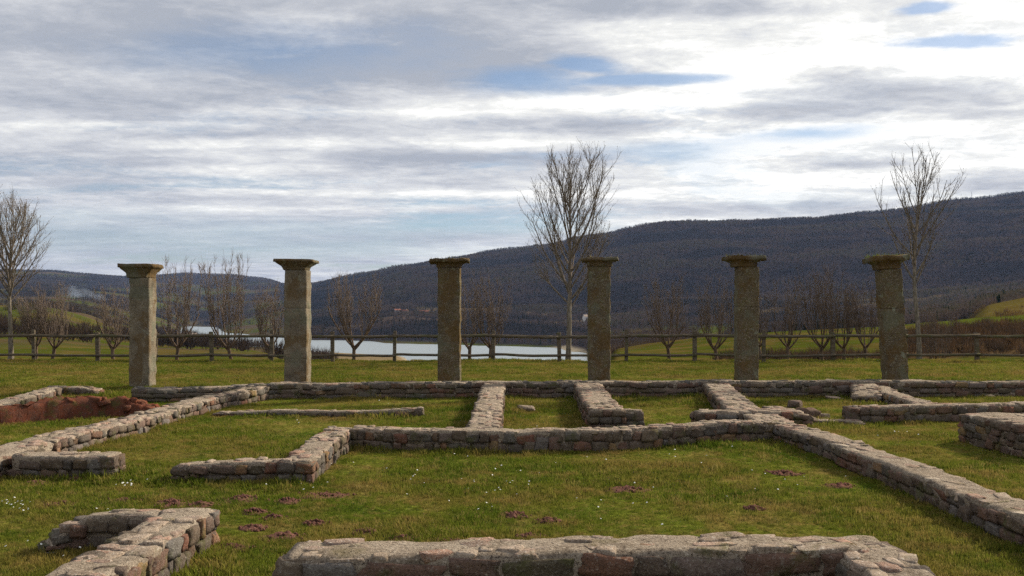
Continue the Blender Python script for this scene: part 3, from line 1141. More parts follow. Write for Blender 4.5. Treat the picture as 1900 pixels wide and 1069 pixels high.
    for k in range(nr):
        s = r.uniform(0, 0.5) * cl
        while s < total:
            L = cl * r.choice((0.55, 0.75, 0.95, 1.2, 1.5)) * r.uniform(0.85, 1.15)
            if s + L > total + 0.05:
                break
            m = s + L / 2
            if r.random() < cap_fill:
                q, h = at(m)
                d = tan(m)
                nrm = Vector((-d.y, d.x))
                cw = w / nr
                off = w / 2 - cw * (k + 0.5) + r.uniform(-.035, .035)
                off = max(-(w - cw) / 2 + .012, min((w - cw) / 2 - .012, off))
                th = min(cap_th, h * 0.8) * r.uniform(.55, .85)
                stone(Vector((q.x + nrm.x * off, q.y + nrm.y * off)), lz(q.x, q.y) + h - th / 2 + r.uniform(-0.008, 0.012),
                      math.atan2(d.y, d.x) + r.uniform(-.45, .45), L * r.uniform(.75, .98), cw * r.uniform(.65, 1.05), th, cap_mat)
            s += L
    # end faces
    for on, s, sg in ((end0, 0.0, -1), (end1, total, 1)):
        if not on:
            continue
        q, h = at(s)
        d = tan(s) * sg
        nrm = Vector((-d.y, d.x))
        for c in range(nc):
            u = -w / 2
            while u < w / 2 - 0.05:
                L = min(slen * r.uniform(.7, 1.2), w / 2 - u)
                if w / 2 - u - L < 0.06:
                    L = w / 2 - u
                hc = (h - 0.012) / nc
                off = r.uniform(-.05, -.025)
                m = u + L / 2
                stone(Vector((q.x + nrm.x * m + d.x * off, q.y + nrm.y * m + d.y * off)), lz(q.x, q.y) + hc * (c + .5),
                      math.atan2(nrm.y, nrm.x) + r.uniform(-.06, .06), L * .97, 0.14, hc * r.uniform(.92, 1.03), side_mat)
                u += L
    # largest in view stay single stones; any beyond 300 become one part
    made.sort(key=lambda t: -(t[3] * t[5]) / max(t[0].length, 1) ** 2)
    rest = MB()
    for i, (q, z, yaw, a, b, c, kind) in enumerate(made):
        me = r.choice(POOL[kind, lod])
        tl = .05 if kind == cap_mat else .09
        tilt = (r.uniform(-tl, tl), r.uniform(-tl, tl), yaw)
        if i < 299:
            o = bpy.data.objects.new('stone', me)
            o.location = (q.x - O.x, q.y - O.y, z - O.z)
            o.rotation_euler = tilt
            o.scale = (a, b, c)
            o.parent = root
            COL.objects.link(o)
        else:
            mt = Matrix.LocRotScale(Vector((q.x - O.x, q.y - O.y, z - O.z)), Euler(tilt), Vector((a, b, c)))
            rest.add([mt @ v.co for v in me.vertices], [tuple(p_.vertices) for p_ in me.polygons])
    if rest.v:
        tag(link('stone_remainder', rest.mesh('stone_remainder', M[side_mat]), root), kind='stuff')
    return root


# walls are listed near to far.  coordinates in metres; third number is the wall height
build_wall('broad stone wall across the very front, its stones large and mortared pale on top',
           [(-1.09, 4.92, .43), (-.4, 4.9, .445), (.5, 4.92, .45), (1.1, 4.93, .46), (1.72, 4.93, .455)], 0.38, 0.24, True, 'stone', 'cap', False, True,
           True, False, rows=3, seed=1, course=0.12, cap_fill=0.7)
build_wall('short arm of the front wall running toward the viewer at its right end',
           [(1.72, 5.10, .45), (1.73, 4.6, .44), (1.74, 3.7, .42)], 0.36, 0.22, True, left=True, right=True, end0=False, end1=True, rows=3, seed=2, course=0.12, cap_fill=0.7)
build_wall('thick pale wall at lower left running away to a squared far corner',
           [(-2.22, 3.9, .27), (-2.22, 5.2, .27), (-2.22, 6.1, .265), (-2.22, 6.88, .26)], 0.38, 0.19, True, left=True, right=True, rows=2, seed=3, course=0.12, cap_fill=0.7)
build_wall('thin curved wall branching left from the lower left wall',
           [(-2.38, 6.80, .24), (-2.65, 6.84, .25), (-2.88, 6.83, .23), (-3.04, 6.77, .15), (-3.12, 6.70, .06)], 0.22, 0.2, True, left=True, right=True,
           end0=False, end1=True, rows=1, seed=4, course=0.12)
build_wall('long wall running diagonally away on the right, from the lower right edge to the crossing walls',
           [(3.60, 5.2, .22), (3.60, 7.0, .21), (3.60, 9.0, .205), (3.56, 10.8, .20), (3.42, 12.0, .215), (3.30, 12.9, .22)], 0.38, 0.22, True, left=True, right=True,
           end0=True, end1=False, rows=2, seed=5, course=0.11, cap_fill=0.65)
build_wall('low thin wall end reaching left from the reddish cornered wall',
           [(-3.17, 9.52, .17), (-2.8, 9.5, .19), (-2.45, 9.52, .20), (-2.18, 9.52, .21)], 0.28, 0.17, True, left=True, right=True, end1=False, rows=2, seed=6, course=0.11)
build_wall('reddish cornered wall stub running from left centre up to the middle cross wall',
           [(-2.03, 9.36, .22), (-2.03, 10.3, .22), (-2.04, 11.2, .225), (-2.06, 12.0, .23)], 0.34, 0.17, True, left=True, right=True, end1=True, rows=2, seed=7, course=0.11, cap_fill=0.7)
build_wall('short grey wall foot turning right from the left diagonal wall',
           [(-4.78, 9.68, .22), (-4.3, 9.67, .225), (-3.84, 9.68, .22)], 0.34, 0.18, True, left=True, right=True, end0=False, rows=2, seed=8, course=0.11)
build_wall('long pale wall running diagonally away on the left to the row wall',
           [(-5.06, 9.3, .22), (-5.08, 11.0, .21), (-5.07, 13.0, .21), (-5.05, 15.0, .2), (-4.92, 17.0, .22), (-4.68, 18.35, .25)], 0.44, 0.21, False, left=True, right=True,
           rows=3, seed=9, course=0.11, cap_fill=0.75)
build_wall('dark cross wall spanning the middle of the ruin from left corner to right crossing',
           [(-1.9, 11.85, .24), (-1.2, 11.6, .245), (0.0, 11.52, .25), (1.2, 11.62, .25), (2.0, 11.95, .25), (2.6, 12.2, .27), (3.35, 12.45, .24)], 0.34, 0.17, True,
           left=True, right=True, end0=False, end1=False, rows=2, seed=10, course=0.12)
build_wall('pale strip wall running away between middle cross wall and pillar row, left of the rubble stone',
           [(-.34, 11.75, .25), (-.34, 14.0, .25), (-.34, 16.3, .26), (-.33, 18.5, .27)], 0.42, 0.21, False, left=True, right=True, end0=False, end1=False, rows=3, seed=11, cap_fill=0.8)
build_wall('wide strip wall running away from a square front block to the pillar row',
           [(1.30, 13.5, .30), (1.30, 15.0, .29), (1.36, 17.0, .29), (1.40, 18.5, .29)], 0.50, 0.21, False, left=True, right=True, end0=True, end1=False, rows=3, seed=12, cap_fill=0.8)
build_wall('small square block of masonry at the right front corner of a strip wall',
           [(1.53, 13.72, .27), (1.76, 13.72, .265)], 0.30, 0.15, False, left=True, right=True, end0=False, rows=2, seed=13)
build_wall('rough cross wall piece at right centre ending in a dark round boulder',
           [(2.60, 14.05, .22), (3.3, 14.05, .23), (3.9, 14.1, .22), (4.15, 14.12, .18)], 0.40, 0.2, False, left=True, right=True, rows=2, seed=14)
build_wall('slanting wall branch from the row wall to the rough cross wall at right centre',
           [(3.30, 14.2, .23), (3.45, 15.5, .24), (3.62, 17.0, .25), (3.80, 18.5, .26)], 0.50, 0.21, False, left=True, right=True, end0=False, end1=False, rows=3, seed=15, cap_fill=0.7)
build_wall('low worn footing joining the right long wall to the rough cross wall',
           [(3.36, 12.7, .2), (3.42, 13.3, .2), (3.46, 13.95, .2)], 0.50, 0.2, False, left=True, right=True, end0=False, end1=False, rows=3, seed=16)
build_wall('flat low wall remnant lying alone in the grass right of the boulder',
           [(4.30, 14.35, .08), (4.7, 14.25, .07), (4.98, 14.15, .05)], 0.26, 0.2, False, left=True, right=True, rows=1, seed=17)
build_wall('dark cross wall at far right with a slanting thin branch behind it',
           [(4.88, 14.45, .235), (5.8, 14.5, .24), (6.8, 14.72, .245), (7.8, 15.1, .22), (9.6, 15.6, .2)], 0.34, 0.2, False, left=True, right=True, rows=2, seed=18)
build_wall('thin slanting wall between the row wall and the far right cross wall',
           [(6.25, 14.75, .18), (6.40, 15.9, .2), (6.58, 17.2, .2), (6.80, 18.5, .22)], 0.34, 0.18, False, left=True, right=True, end0=False, end1=False, rows=2, seed=19)
build_wall('thick block of masonry cut by the right edge of the view',
           [(5.97, 10.85, .37), (5.97, 11.5, .36), (5.97, 12.3, .36)], 0.90, 0.2, True, left=True, right=True, rows=4, seed=20, course=0.12, cap_fill=0.8, category='block', name='masonry_block')
build_wall('thin low line of stones on the grass left of centre, ending in a bigger stone',
           [(-4.55, 15.35, .05), (-3.6, 15.25, .09), (-2.6, 15.2, .09), (-1.9, 15.15, .12), (-1.38, 15.1, .15)], 0.24, 0.2, False, left=True, right=True, rows=1, seed=21, end0=True)
bank_pts = catmull([(-8.6, 12.6, .22), (-7.7, 13.6, .24), (-6.95, 14.4, .30), (-6.3, 14.9, .33), (-5.85, 15.1, .29), (-5.45, 15.2, .17), (-5.3, 15.2, .06)], 12)
bank = empty('earth_bank', (-7.0, 14.3, lz(-7, 14.3)))
tag(bank, 'curved rusty red sandstone and earth bank wall at far left', 'bank')
BO = Vector(bank.location)
V, Fc, nb_ = [], [], 15
for a_, q in enumerate(bank_pts):
    q2 = bank_pts[min(a_ + 1, len(bank_pts) - 1)]
    q1 = bank_pts[max(a_ - 1, 0)]
    d = Vector((q2[0] - q1[0], q2[1] - q1[1])).normalized()
    nrm = Vector((-d.y, d.x))
    for k in range(nb_):
        u = -1 + 2 * k / (nb_ - 1)
        hgt = q[2] * max(0, 1 - abs(u) ** 6) ** .8
        n1_ = float(fbm(a_ * .33, u * 2.2, 401, 4))
        off = u * .17 + .04 * n1_ + .03 * float(vnoise(a_ * 1.1, u * 5, 403))
        V.append((q[0] + nrm.x * off - BO.x, q[1] + nrm.y * off - BO.y, lz(q[0], q[1]) - .04 + (hgt + .035) * (1 + .22 * n1_ + .08 * float(vnoise(a_ * 1.3, u * 6, 405))) - BO.z))
for a_ in range(len(bank_pts) - 1):
    for k in range(nb_ - 1):
        o_ = a_ * nb_ + k
        Fc.append((o_, o_ + nb_, o_ + nb_ + 1, o_ + 1))
link('soil_body', mesh('soil_body', V, Fc, M['red']), bank)
rb_ = random.Random(77)
for _ in range(26):
    q = rb_.choice(bank_pts[:-8])
    u = rb_.uniform(-.16, .14)
    o = bpy.data.objects.new('stone', rb_.choice(POOL['red', 'far']))
    o.parent = bank
    o.scale = (rb_.uniform(.09, .2), rb_.uniform(.08, .13), rb_.uniform(.06, .1))
    o.rotation_euler = (rb_.uniform(-.3, .3), rb_.uniform(-.3, .3), rb_.uniform(0, 3.1))
    o.location = Vector((q[0] + rb_.uniform(-.05, .05) - .2 * u, q[1] + u, lz(q[0], q[1]) + q[2] * max(.1, 1 - (abs(u) / .2) ** 4) * .95 - .02)) - BO
    COL.objects.link(o)
build_wall('narrow pale wall at the far left edge running away from the viewer',
           [(-8.3, 14.6, .13), (-8.36, 16.5, .14), (-8.40, 18.5, .15)], 0.36, 0.2, False, left=True, right=True, rows=2, seed=23, cap_fill=0.6)
build_wall('short cross wall closing the narrow pale wall at far left',
           [(-8.25, 18.42, .14), (-7.9, 18.4, .15), (-7.62, 18.35, .12)], 0.30, 0.19, False, left=True, right=True, end0=False, rows=2, seed=24)
build_wall('long row wall in front of the six pillars, crossing the whole view',
           [(-6.72, 17.75, .25), (-5.6, 18.0, .25), (-4.4, 18.6, .28), (-2.5, 18.72, .30), (0, 18.75, .30), (3, 18.75, .31), (6.2, 18.75, .315), (9.0, 18.8, .30), (12.5, 18.9, .31)],
           0.40, 0.30, False, left=False, right=True, rows=2, seed=25, course=0.14, cap_fill=0.9)


build_wall('yellowish mortared stub against the row wall, left of the thin slanting wall',
           [(6.55, 18.55, .27), (6.35, 17.9, .24), (6.15, 17.3, .14)], 0.5, 0.2, False, left=True, right=True, end0=False, end1=True, rows=3, seed=26, cap_fill=0.45)
build_wall('low broken wall stub beside the slanting branch, behind the rough cross wall',
           [(3.95, 15.3, .16), (4.15, 14.8, .13), (4.3, 14.45, .07)], 0.3, 0.18, False, left=True, right=True, rows=2, seed=27)


def loose_stone(label, px, py, dims, z0=0.0, mat='stone', rz=0.3, seed=1, name='loose_stone', cat='stone'):
    x, y = G(px, py, 0.02)
    o = link(name, stone_mesh(400 + seed, 4, 0.15, 0.75, M[mat]))
    o.scale = dims
    o.location = (x, y, lz(x, y) + dims[2] * 0.38 + z0)
    o.rotation_euler = (0.05, 0.08, rz)
    tag(o, label, cat)
    return o


loose_stone('pale rubble stone lying on grass between the two strip walls', 975, 763, (.22, .26, .11), seed=1, rz=0.6, mat='cap')
loose_stone('flat pinkish slab lying on grass below the fifth pillar', 1548, 741, (.27, .26, .06), seed=2, rz=0.2, mat='cap')
loose_stone('dark round boulder at the end of the rough cross wall', 1497, 777, (.26, .28, .19), seed=3, mat='stone', name='boulder', cat='boulder')
loose_stone('pale loose stone at the foot of the small square block', 1172, 793, (.18, .16, .08), seed=4, mat='cap')
loose_stone('white chip of stone at the foot of the row wall far right', 1836, 739, (.14, .1, .09), seed=5, mat='cap', name='stone_chip')
loose_stone('squared block leaning against the thin slanting wall at right', 1655, 746, (.4, .26, .16), seed=6, mat='stone', rz=-.2, name='stone_block', cat='block')

for k_, (px_, py_, dm_, lab_) in enumerate([
        (1440, 768, (.22, .2, .13), 'squarish broken stone on top of the right hand wall crossing'),
        (1352, 772, (.2, .17, .12), 'grey broken stone in front of the slanting wall branch'),
        (1475, 757, (.26, .2, .14), 'brown tumbled stone behind the dark round boulder'),
        (1530, 776, (.16, .14, .09), 'small tumbled stone right of the dark round boulder'),
        (1590, 735, (.2, .16, .1), 'yellowish tumbled stone below the row wall near the leaning pillar')]):
    loose_stone(lab_, px_, py_, dm_, seed=20 + k_, rz=.5 * k_, mat=('stone', 'cap')[k_ % 2], name='tumbled_stone')

# ------------------------------------------------------------------ molehills
for i, ((px, py, wp, hh, lab), (hx, hy, hr)) in enumerate(zip(HILLS, hill_pos)):
    r = random.Random(500 + i)
    hh *= 0.6
    nr_, na_ = 9, 20
    V, Fc = [(0, 0, hh)], []
    for a in range(1, nr_ + 1):
        for b in range(na_):
            th = 2 * math.pi * b / na_
            rr = hr * a / nr_
            x, y = rr * math.cos(th), rr * math.sin(th) * 0.9
            k = a / nr_
            z = hh * (1 - k) ** 0.8 * (1 + .6 * float(vnoise(x * 30 + i * 9, y * 30, i))) + 0.018 * float(vnoise(x * 55 + i, y * 55, i + 50)) * (1 - k * .6)
            z += lz(hx + x, hy + y) - lz(hx, hy)
            if a == nr_:
                z = lz(hx + x, hy + y) - lz(hx, hy) - 0.02
            x *= 1 + .25 * float(vnoise(th * 1.6, i * 3.7, 77))
            y *= 1 + .25 * float(vnoise(th * 1.6, i * 3.7, 78))
            V.append((x, y, z))
    for b in range(na_):
        Fc.append((0, 1 + b, 1 + (b + 1) % na_))
    for a in range(nr_ - 1):
        for b in range(na_):
            o_ = 1 + a * na_
            b2 = (b + 1) % na_
            Fc.append((o_ + b, o_ + na_ + b, o_ + na_ + b2, o_ + b2))
    mb = MB()
    mb.add(V, Fc)
    for _ in range(int(40 + 90 * hr)):                   # loose crumbs on and around the heap
        th = r.uniform(0, 6.283)
        rr = hr * r.uniform(0, 1.2)
        x, y = rr * math.cos(th), rr * math.sin(th) * .9
        s = r.uniform(.007, .022)
        z = lz(hx + x, hy + y) - lz(hx, hy) + hh * max(0, 1 - rr / hr) + s * .3
        vs = [(x + s * r.uniform(.6, 1.2) * dx, y + s * r.uniform(.6, 1.2) * dy, z + s * r.uniform(.5, 1) * dz)
              for dx, dy, dz in ((1, 0, 0), (0, 1, 0), (-1, 0, 0), (0, -1, 0), (0, 0, 1), (0, 0, -1))]
        mb.add(vs, [(0, 1, 4), (1, 2, 4), (2, 3, 4), (3, 0, 4), (1, 0, 5), (2, 1, 5), (3, 2, 5), (0, 3, 5)])
    o = link('molehill', mb.mesh('molehill', M['soil']))
    o.location = (hx, hy, lz(hx, hy))
    tag(o, lab, 'molehill', 'reddish molehills in the grass')

# turf
gx = np.arange(-19.5, 19.6, 0.14)
gy = np.concatenate([np.arange(3.6, 20, 0.14), np.arange(20, 35.2, 0.3)])
GX, GY = np.meshgrid(gx, gy)
inside = sstep(0.0, 1.0, 0.56 * GY + 1.6 - np.abs(GX))
dens = np.interp(GY, [3.5, 7, 12, 20, 35], [800, 560, 300, 150, 75]) * inside
bald = np.ones_like(dens)
for (hx, hy, hr) in hill_pos:
    dd = np.sqrt((GX - hx) ** 2 + ((GY - hy) / 0.9) ** 2)
    bald *= 0.55 + 0.45 * sstep(hr * 0.75, hr * 1.25, dd)
dens = dens * bald * (0.35 + 0.85 * sstep(-0.35, 0.2, fbm(GX * 1.6, GY * 1.6, 61, 4)))
size = np.interp(GY, [3.5, 8, 20, 35], [0.68, 0.85, 1.2, 1.6]) * (0.5 + 0.95 * sstep(-0.45, 0.5, fbm(GX * 1.1, GY * 1.1, 63, 4)))
wall_d = np.full(GX.shape, 9.0)
for (pth, ww) in WALL_LINES:
    for a_, b_ in zip(pth[:-1], pth[1:]):
        ax, ay, bx, by = a_[0], a_[1], b_[0], b_[1]
        L2_ = (bx - ax) ** 2 + (by - ay) ** 2
        t_ = np.clip(((GX - ax) * (bx - ax) + (GY - ay) * (by - ay)) / L2_, 0, 1)
        wall_d = np.minimum(wall_d, np.hypot(GX - ax - t_ * (bx - ax), GY - ay - t_ * (by - ay)) - ww / 2)
dens[wall_d < -0.12] = 0
foot = sstep(0.32, 0.05, wall_d) * sstep(-0.3, 0.25, fbm(GX * 2.3, GY * 2.3, 67, 3))
size = size * (1 + 0.75 * foot)
dens = dens * (1 + 0.4 * foot)
gm = grid_mesh('grass', np.stack([GX, GY, lawn_z(GX, GY)], -1), M['grass'])
set_attr(gm, 'dens', dens)
set_attr(gm, 'size', size)
clumps = [proto('grass_clump', grass_clump(s, 34, 0.075, 0.010, 0.034, 0.0027)) for s in range(4)]
clumps.append(proto('grass_clump', grass_clump(9, 16, 0.04, 0.025, 0.062, 0.0024)))
scatter('grass', gm, clumps, None, (0.7, 1.3), 0.2, 3, 'stuff', 'short tufted grass covering the lawn')


# daisies
mb = MB()
spots = [(30, 940, 40, 14), (30, 925, 40, 8), (232, 893, 30, 10), (200, 945, 40, 6), (565, 892, 60, 10), (720, 870, 150, 12), (930, 890, 160, 14), (1260, 850, 180, 10),
         (1000, 930, 300, 16), (1420, 900, 160, 8), (250, 760, 120, 5), (560, 780, 150, 6), (700, 740, 200, 6), (1650, 800, 100, 5), (1000, 860, 300, 10), (120, 1010, 120, 8)]
for (px, py, sp, n) in spots:
    for _ in range(n):
        x, y = G(px + random.gauss(0, sp * .5), min(1065, py + random.gauss(0, sp * .12)), 0.05)
        z = lz(x, y) + random.uniform(.035, .06)
        s = random.uniform(.0045, .0075) * (1 + y / 40)
        tx, ty = random.uniform(-.5, .5), random.uniform(-.6, .1)
        vs = [(x, y, z + .002)] + [(x + s * math.cos(k * math.pi / 3), y + s * math.sin(k * math.pi / 3), z + s * (tx * math.cos(k * math.pi / 3) + ty * math.sin(k * math.pi / 3)) * -1) for k in range(6)]
        mb.add(vs, [(0, 1 + k, 1 + (k + 1) % 6) for k in range(6)])
tag(link('daisies', mb.mesh('daisies', M['petal'], False)), 'tiny white daisies dotted over the grass', None, None, 'stuff')

# ------------------------------------------------------------------ pillars
def ring_prism(levels, n=9, seed=0, rough=0.01, fn=None):
    """loft of square rings; levels: (z, half width); n points per side"""
    V, Fc = [], []
    per = 4 * n
    for li, (z, hw) in enumerate(levels):
        for k in range(per):
            side, t = divmod(k, n)
            u = -1 + 2 * t / n
            x, y = [(u, -1), (1, u), (-u, 1), (-1, -u)][side]
            rr = (abs(x) ** 14 + abs(y) ** 14) ** (1 / 14)
            x, y = x / rr * (1 if rr > 1 else rr), y / rr * (1 if rr > 1 else rr)
            a = 1 + rough / max(hw, .05) * float(fbm(k * 0.5 + seed * 7, z * 7 + seed * 3, seed, 3)) * 2.0
            dz = 0
            if fn:
                a2, dz = fn(li, k, per)
                a *= a2
            V.append((x * hw * a, y * hw * a, z + dz))
    for i in range(len(levels) - 1):
        for k in range(per):
            k2 = (k + 1) % per
            Fc.append((i * per + k, i * per + k2, (i + 1) * per + k2, (i + 1) * per + k))
    Fc.append(tuple(reversed(range(per))))
    Fc.append(tuple((len(levels) - 1) * per + k for k in range(per)))
    return V, Fc


PY = 19.55
pillars = [
    # left, right px of the front face + side, base y, cap left/right, cap top, neck y, joints (py), worn, label, mat
    (239, 291, 722, 222, 301, 490, 516, [], .35, 'grey square stone pillar, leftmost, its foot on the end of the row wall', 'pillar_grey', 0.0),
    (527, 578, 716, 510, 590, 482, 502, [572], .2, 'grey square pillar with a crisp flared capital and a crack across mid height', 'pillar_grey', 0.0),
    (812, 856, 716, 797, 872, 480, 497, [], 1.0, 'dark mossy pillar with ragged flat capital, in front of the lake', 'pillar_moss', 0.0),
    (1090, 1133, 716, 1078, 1147, 478, 495, [], .7, 'mossy olive pillar just right of the tall central bare tree', 'pillar_moss', 0.0),
    (1361, 1409, 716, 1340, 1418, 475, 496, [569], .8, 'mossy pillar with a thick worn capital, second from right', 'pillar_moss', 0.0),
    (1635, 1688, 716, 1604, 1687, 474, 500, [572], 1.1, 'leaning pillar at right with ragged grassy capital slab', 'pillar_moss', -0.07),
]
for i, (xl, xr, by, cl, cr, ct, ny, joints, worn, lab, mk, lean) in enumerate(pillars):
    k = PY / F
    zb = EYE - (by - HZ) * k
    if i == 0:
        zb = EYE - (719 - HZ) * k
    ztop = EYE - (ct - HZ) * k
    zn = EYE - (ny - HZ) * k
    cx = ((xl + xr) / 2 - 950) * k
    # visible width = front face + a sliver of the side, so the block is a little narrower
    wpx = (xr - xl) * k
    depth = 0.42
    sl = abs(cx) / PY
    hw = (wpx / (1 + sl * 1.0)) / 2
    root = empty('stone_pillar', (cx, PY, zb), 0.0)
    tag(root, lab, 'pillar', 'row of six square stone pillars')
    cuts = [0.0] + [EYE - (jy - HZ) * k - zb for jy in sorted(joints, reverse=True)] + [zn - zb]
    for j, (a, b) in enumerate(zip(cuts[:-1], cuts[1:])):
        h = b - a - 0.006
        zz_ = a + (0.0 if j else -0.1)
        hh_ = b - 0.003 - zz_
        nl = max(6, int(hh_ / 0.05))
        lv = [(0, hw * .985), (0.006, hw)] + [(hh_ * q / nl, hw * (1 + .012 * math.sin(q * .9 + i))) for q in range(1, nl)] + [(hh_ - .006, hw), (hh_, hw * .985)]
        V, Fc = ring_prism(lv, 9, 10 * i + j, 0.009)
        o = link('shaft_block', mesh('shaft_block', V, Fc, M[mk]), root)
        o.location = (lean * -(zz_ + .5) * 1.0 + (0.035 if lean else 0) * 0, 0, zz_)
        o.rotation_euler = (0, lean * 0.9, random.uniform(-.02, .02))
        if lean:
            o.location.x = lean * zz_ * 0.9
    ch = ztop - zn
    cw = (cr - cl) * k / 2 / (1 + sl * .55)
    cxo = ((cl + cr) / 2 - (xl + xr) / 2) * k
    rr = random.Random(900 + i)
    phase = [rr.uniform(0, 40) for _ in range(3)]

    def chip(li, kk, per, worn=worn, phase=phase, i=i):
        if li < 3:
            return 1.0, 0.0
        nn = float(fbm(kk * .33 + phase[0], li * .7, 300 + i, 3))
        dz = 0.0
        if li >= 5:
            dz = -0.018 * worn * (1 + float(vnoise(kk * .5 + phase[1], 0.0, 320 + i)))
        return 1 + 0.10 * worn * nn, dz

    if i in (0, 1):
        lv = [(0, hw * 1.0), (.02, hw * 1.07), (.03, hw * 1.05), (ch * .35, hw * 1.14), (ch * .62, (hw + cw) * .55), (ch * .72, cw * .9), (ch * .76, cw), (ch * .96, cw * .995), (ch, cw * .97)]
    else:
        lv = [(0, hw * 1.0), (.012, hw * 1.06), (.03, hw * 1.06), (ch * .40, hw * 1.10), (ch * .55, (hw + cw) * .52), (ch * .64, cw * .95), (ch * .67, cw * 1.0), (ch * .95, cw * .995), (ch, cw * .975)]
    V, Fc = ring_prism(lv, 12, 50 + i, 0.016, chip)
    cap = link('capital', mesh('capital', V, Fc, M['capital']), root)
    cap.location = (cxo if not lean else lean * (zn - zb) * .9 - 0.03, 0, zn - zb)
    cap.rotation_euler = (0, [0.0, 0.01, -0.02, 0.0, 0.01, -0.06][i], 0)
    if i >= 2:                                            # grass and moss growing on the slab
        mb = MB()
        for _ in range([0, 0, 60, 25, 60, 120][i]):
            x, y = rr.uniform(-cw, cw) * .95, rr.uniform(-cw, cw) * .95
            hgt = rr.uniform(.015, .055)
            a = rr.uniform(0, 6.28)
            lx, ly = math.cos(a) * .04, math.sin(a) * .04
            mb.add([(x - .005, y, -.035), (x + .005, y, -.035), (x + lx, y + ly, hgt)], [(0, 1, 2)])
        tuft = link('grass_tuft', mb.mesh('grass_tuft', M['grass'], False), root)
        tuft.location = (cap.location.x, 0, ztop - zb)

# ------------------------------------------------------------------ fence
FY = 30.6
posts_px = [-170, -55, 63, 182, 288, 393, 504, 617, 732, 823, 915, 1038, 1162, 1289, 1417, 1546, 1680, 1813, 1945, 2075]
fx = [(q - 950) * FY / F for q in posts_px]
fence = empty('wooden_fence', (fx[9], FY, lz(fx[9], FY)))
tag(fence, 'weathered two rail wooden post fence along the back of the lawn', 'fence')
FO = Vector(fence.location)
tops = []
for i, x in enumerate(fx):
    r = random.Random(40 + i)
    g = lz(x, FY)
    h = r.uniform(.90, 1.0)
    mb = MB()
    hw = r.uniform(.048, .062)
    lx, ly = r.uniform(-.03, .03), r.uniform(-.02, .02)
    lvv = [(-.2, hw), (h * .5, hw * .98), (h - .03, hw * .95), (h, hw * .72)]
    V = []
    for z, q in lvv:
        for sx_, sy_ in ((-1, -1), (0, -1.15), (1, -1), (1.15, 0), (1, 1), (0, 1.15), (-1, 1), (-1.15, 0)):
            V.append((sx_ * q * r.uniform(.93, 1.07) + lx * z, sy_ * q + ly * z, z))
    Fc = [(a * 8 + b, a * 8 + (b + 1) % 8, (a + 1) * 8 + (b + 1) % 8, (a + 1) * 8 + b) for a in range(3) for b in range(8)] + [tuple(24 + b for b in range(8))]
    o = link('post', mesh('post', V, Fc, M['wood'], False), fence)
    o.location = Vector((x, FY, g)) - FO
    tops.append((x, g, h))
for i in range(len(fx) - 1):
    r = random.Random(80 + i)
    for lvl, th in ((0.80, .048), (0.215, .042)):
        (x0, g0, _), (x1, g1, _) = tops[i], tops[i + 1]
        z0, z1 = g0 + lvl + r.uniform(-.025, .025), g1 + lvl + r.uniform(-.025, .025)
        mb = MB()
        nseg = 5
        ptsr = []
        for q in range(nseg + 1):
            t = q / nseg
            ptsr.append((x0 - .05 + (x1 - x0 + .1) * t, FY - .085 + r.uniform(-.006, .006), z0 + (z1 - z0) * t + r.uniform(-.008, .008) - .012 * math.sin(math.pi * t)))
        mb.tube([Vector(q) - FO for q in ptsr], [th * r.uniform(.9, 1.1) for _ in ptsr], 6)
        mb.f.append(tuple(reversed(range(6))))
        link('rail', mb.mesh('rail', M['wood']), fence)

# ------------------------------------------------------------------ trees
UP = Vector((0, 0, 1))


def rot_dir(d, ang, az):
    o = d.orthogonal().normalized()
    b = d.cross(o)
    side = o * math.cos(az) + b * math.sin(az)
    return (d * math.cos(ang) + side * math.sin(ang)).normalized()


def limb(r, p0, d, L, rad, seg, trop, jit):
    pts, dirs = [Vector(p0)], [d.copy()]
    for i in range(seg):
        d = (d + UP * trop + Vector((r.gauss(0, jit), r.gauss(0, jit), r.gauss(0, jit * .5)))).normalized()
        pts.append(pts[-1] + d * (L / seg))
        dirs.append(d.copy())
    return pts, dirs


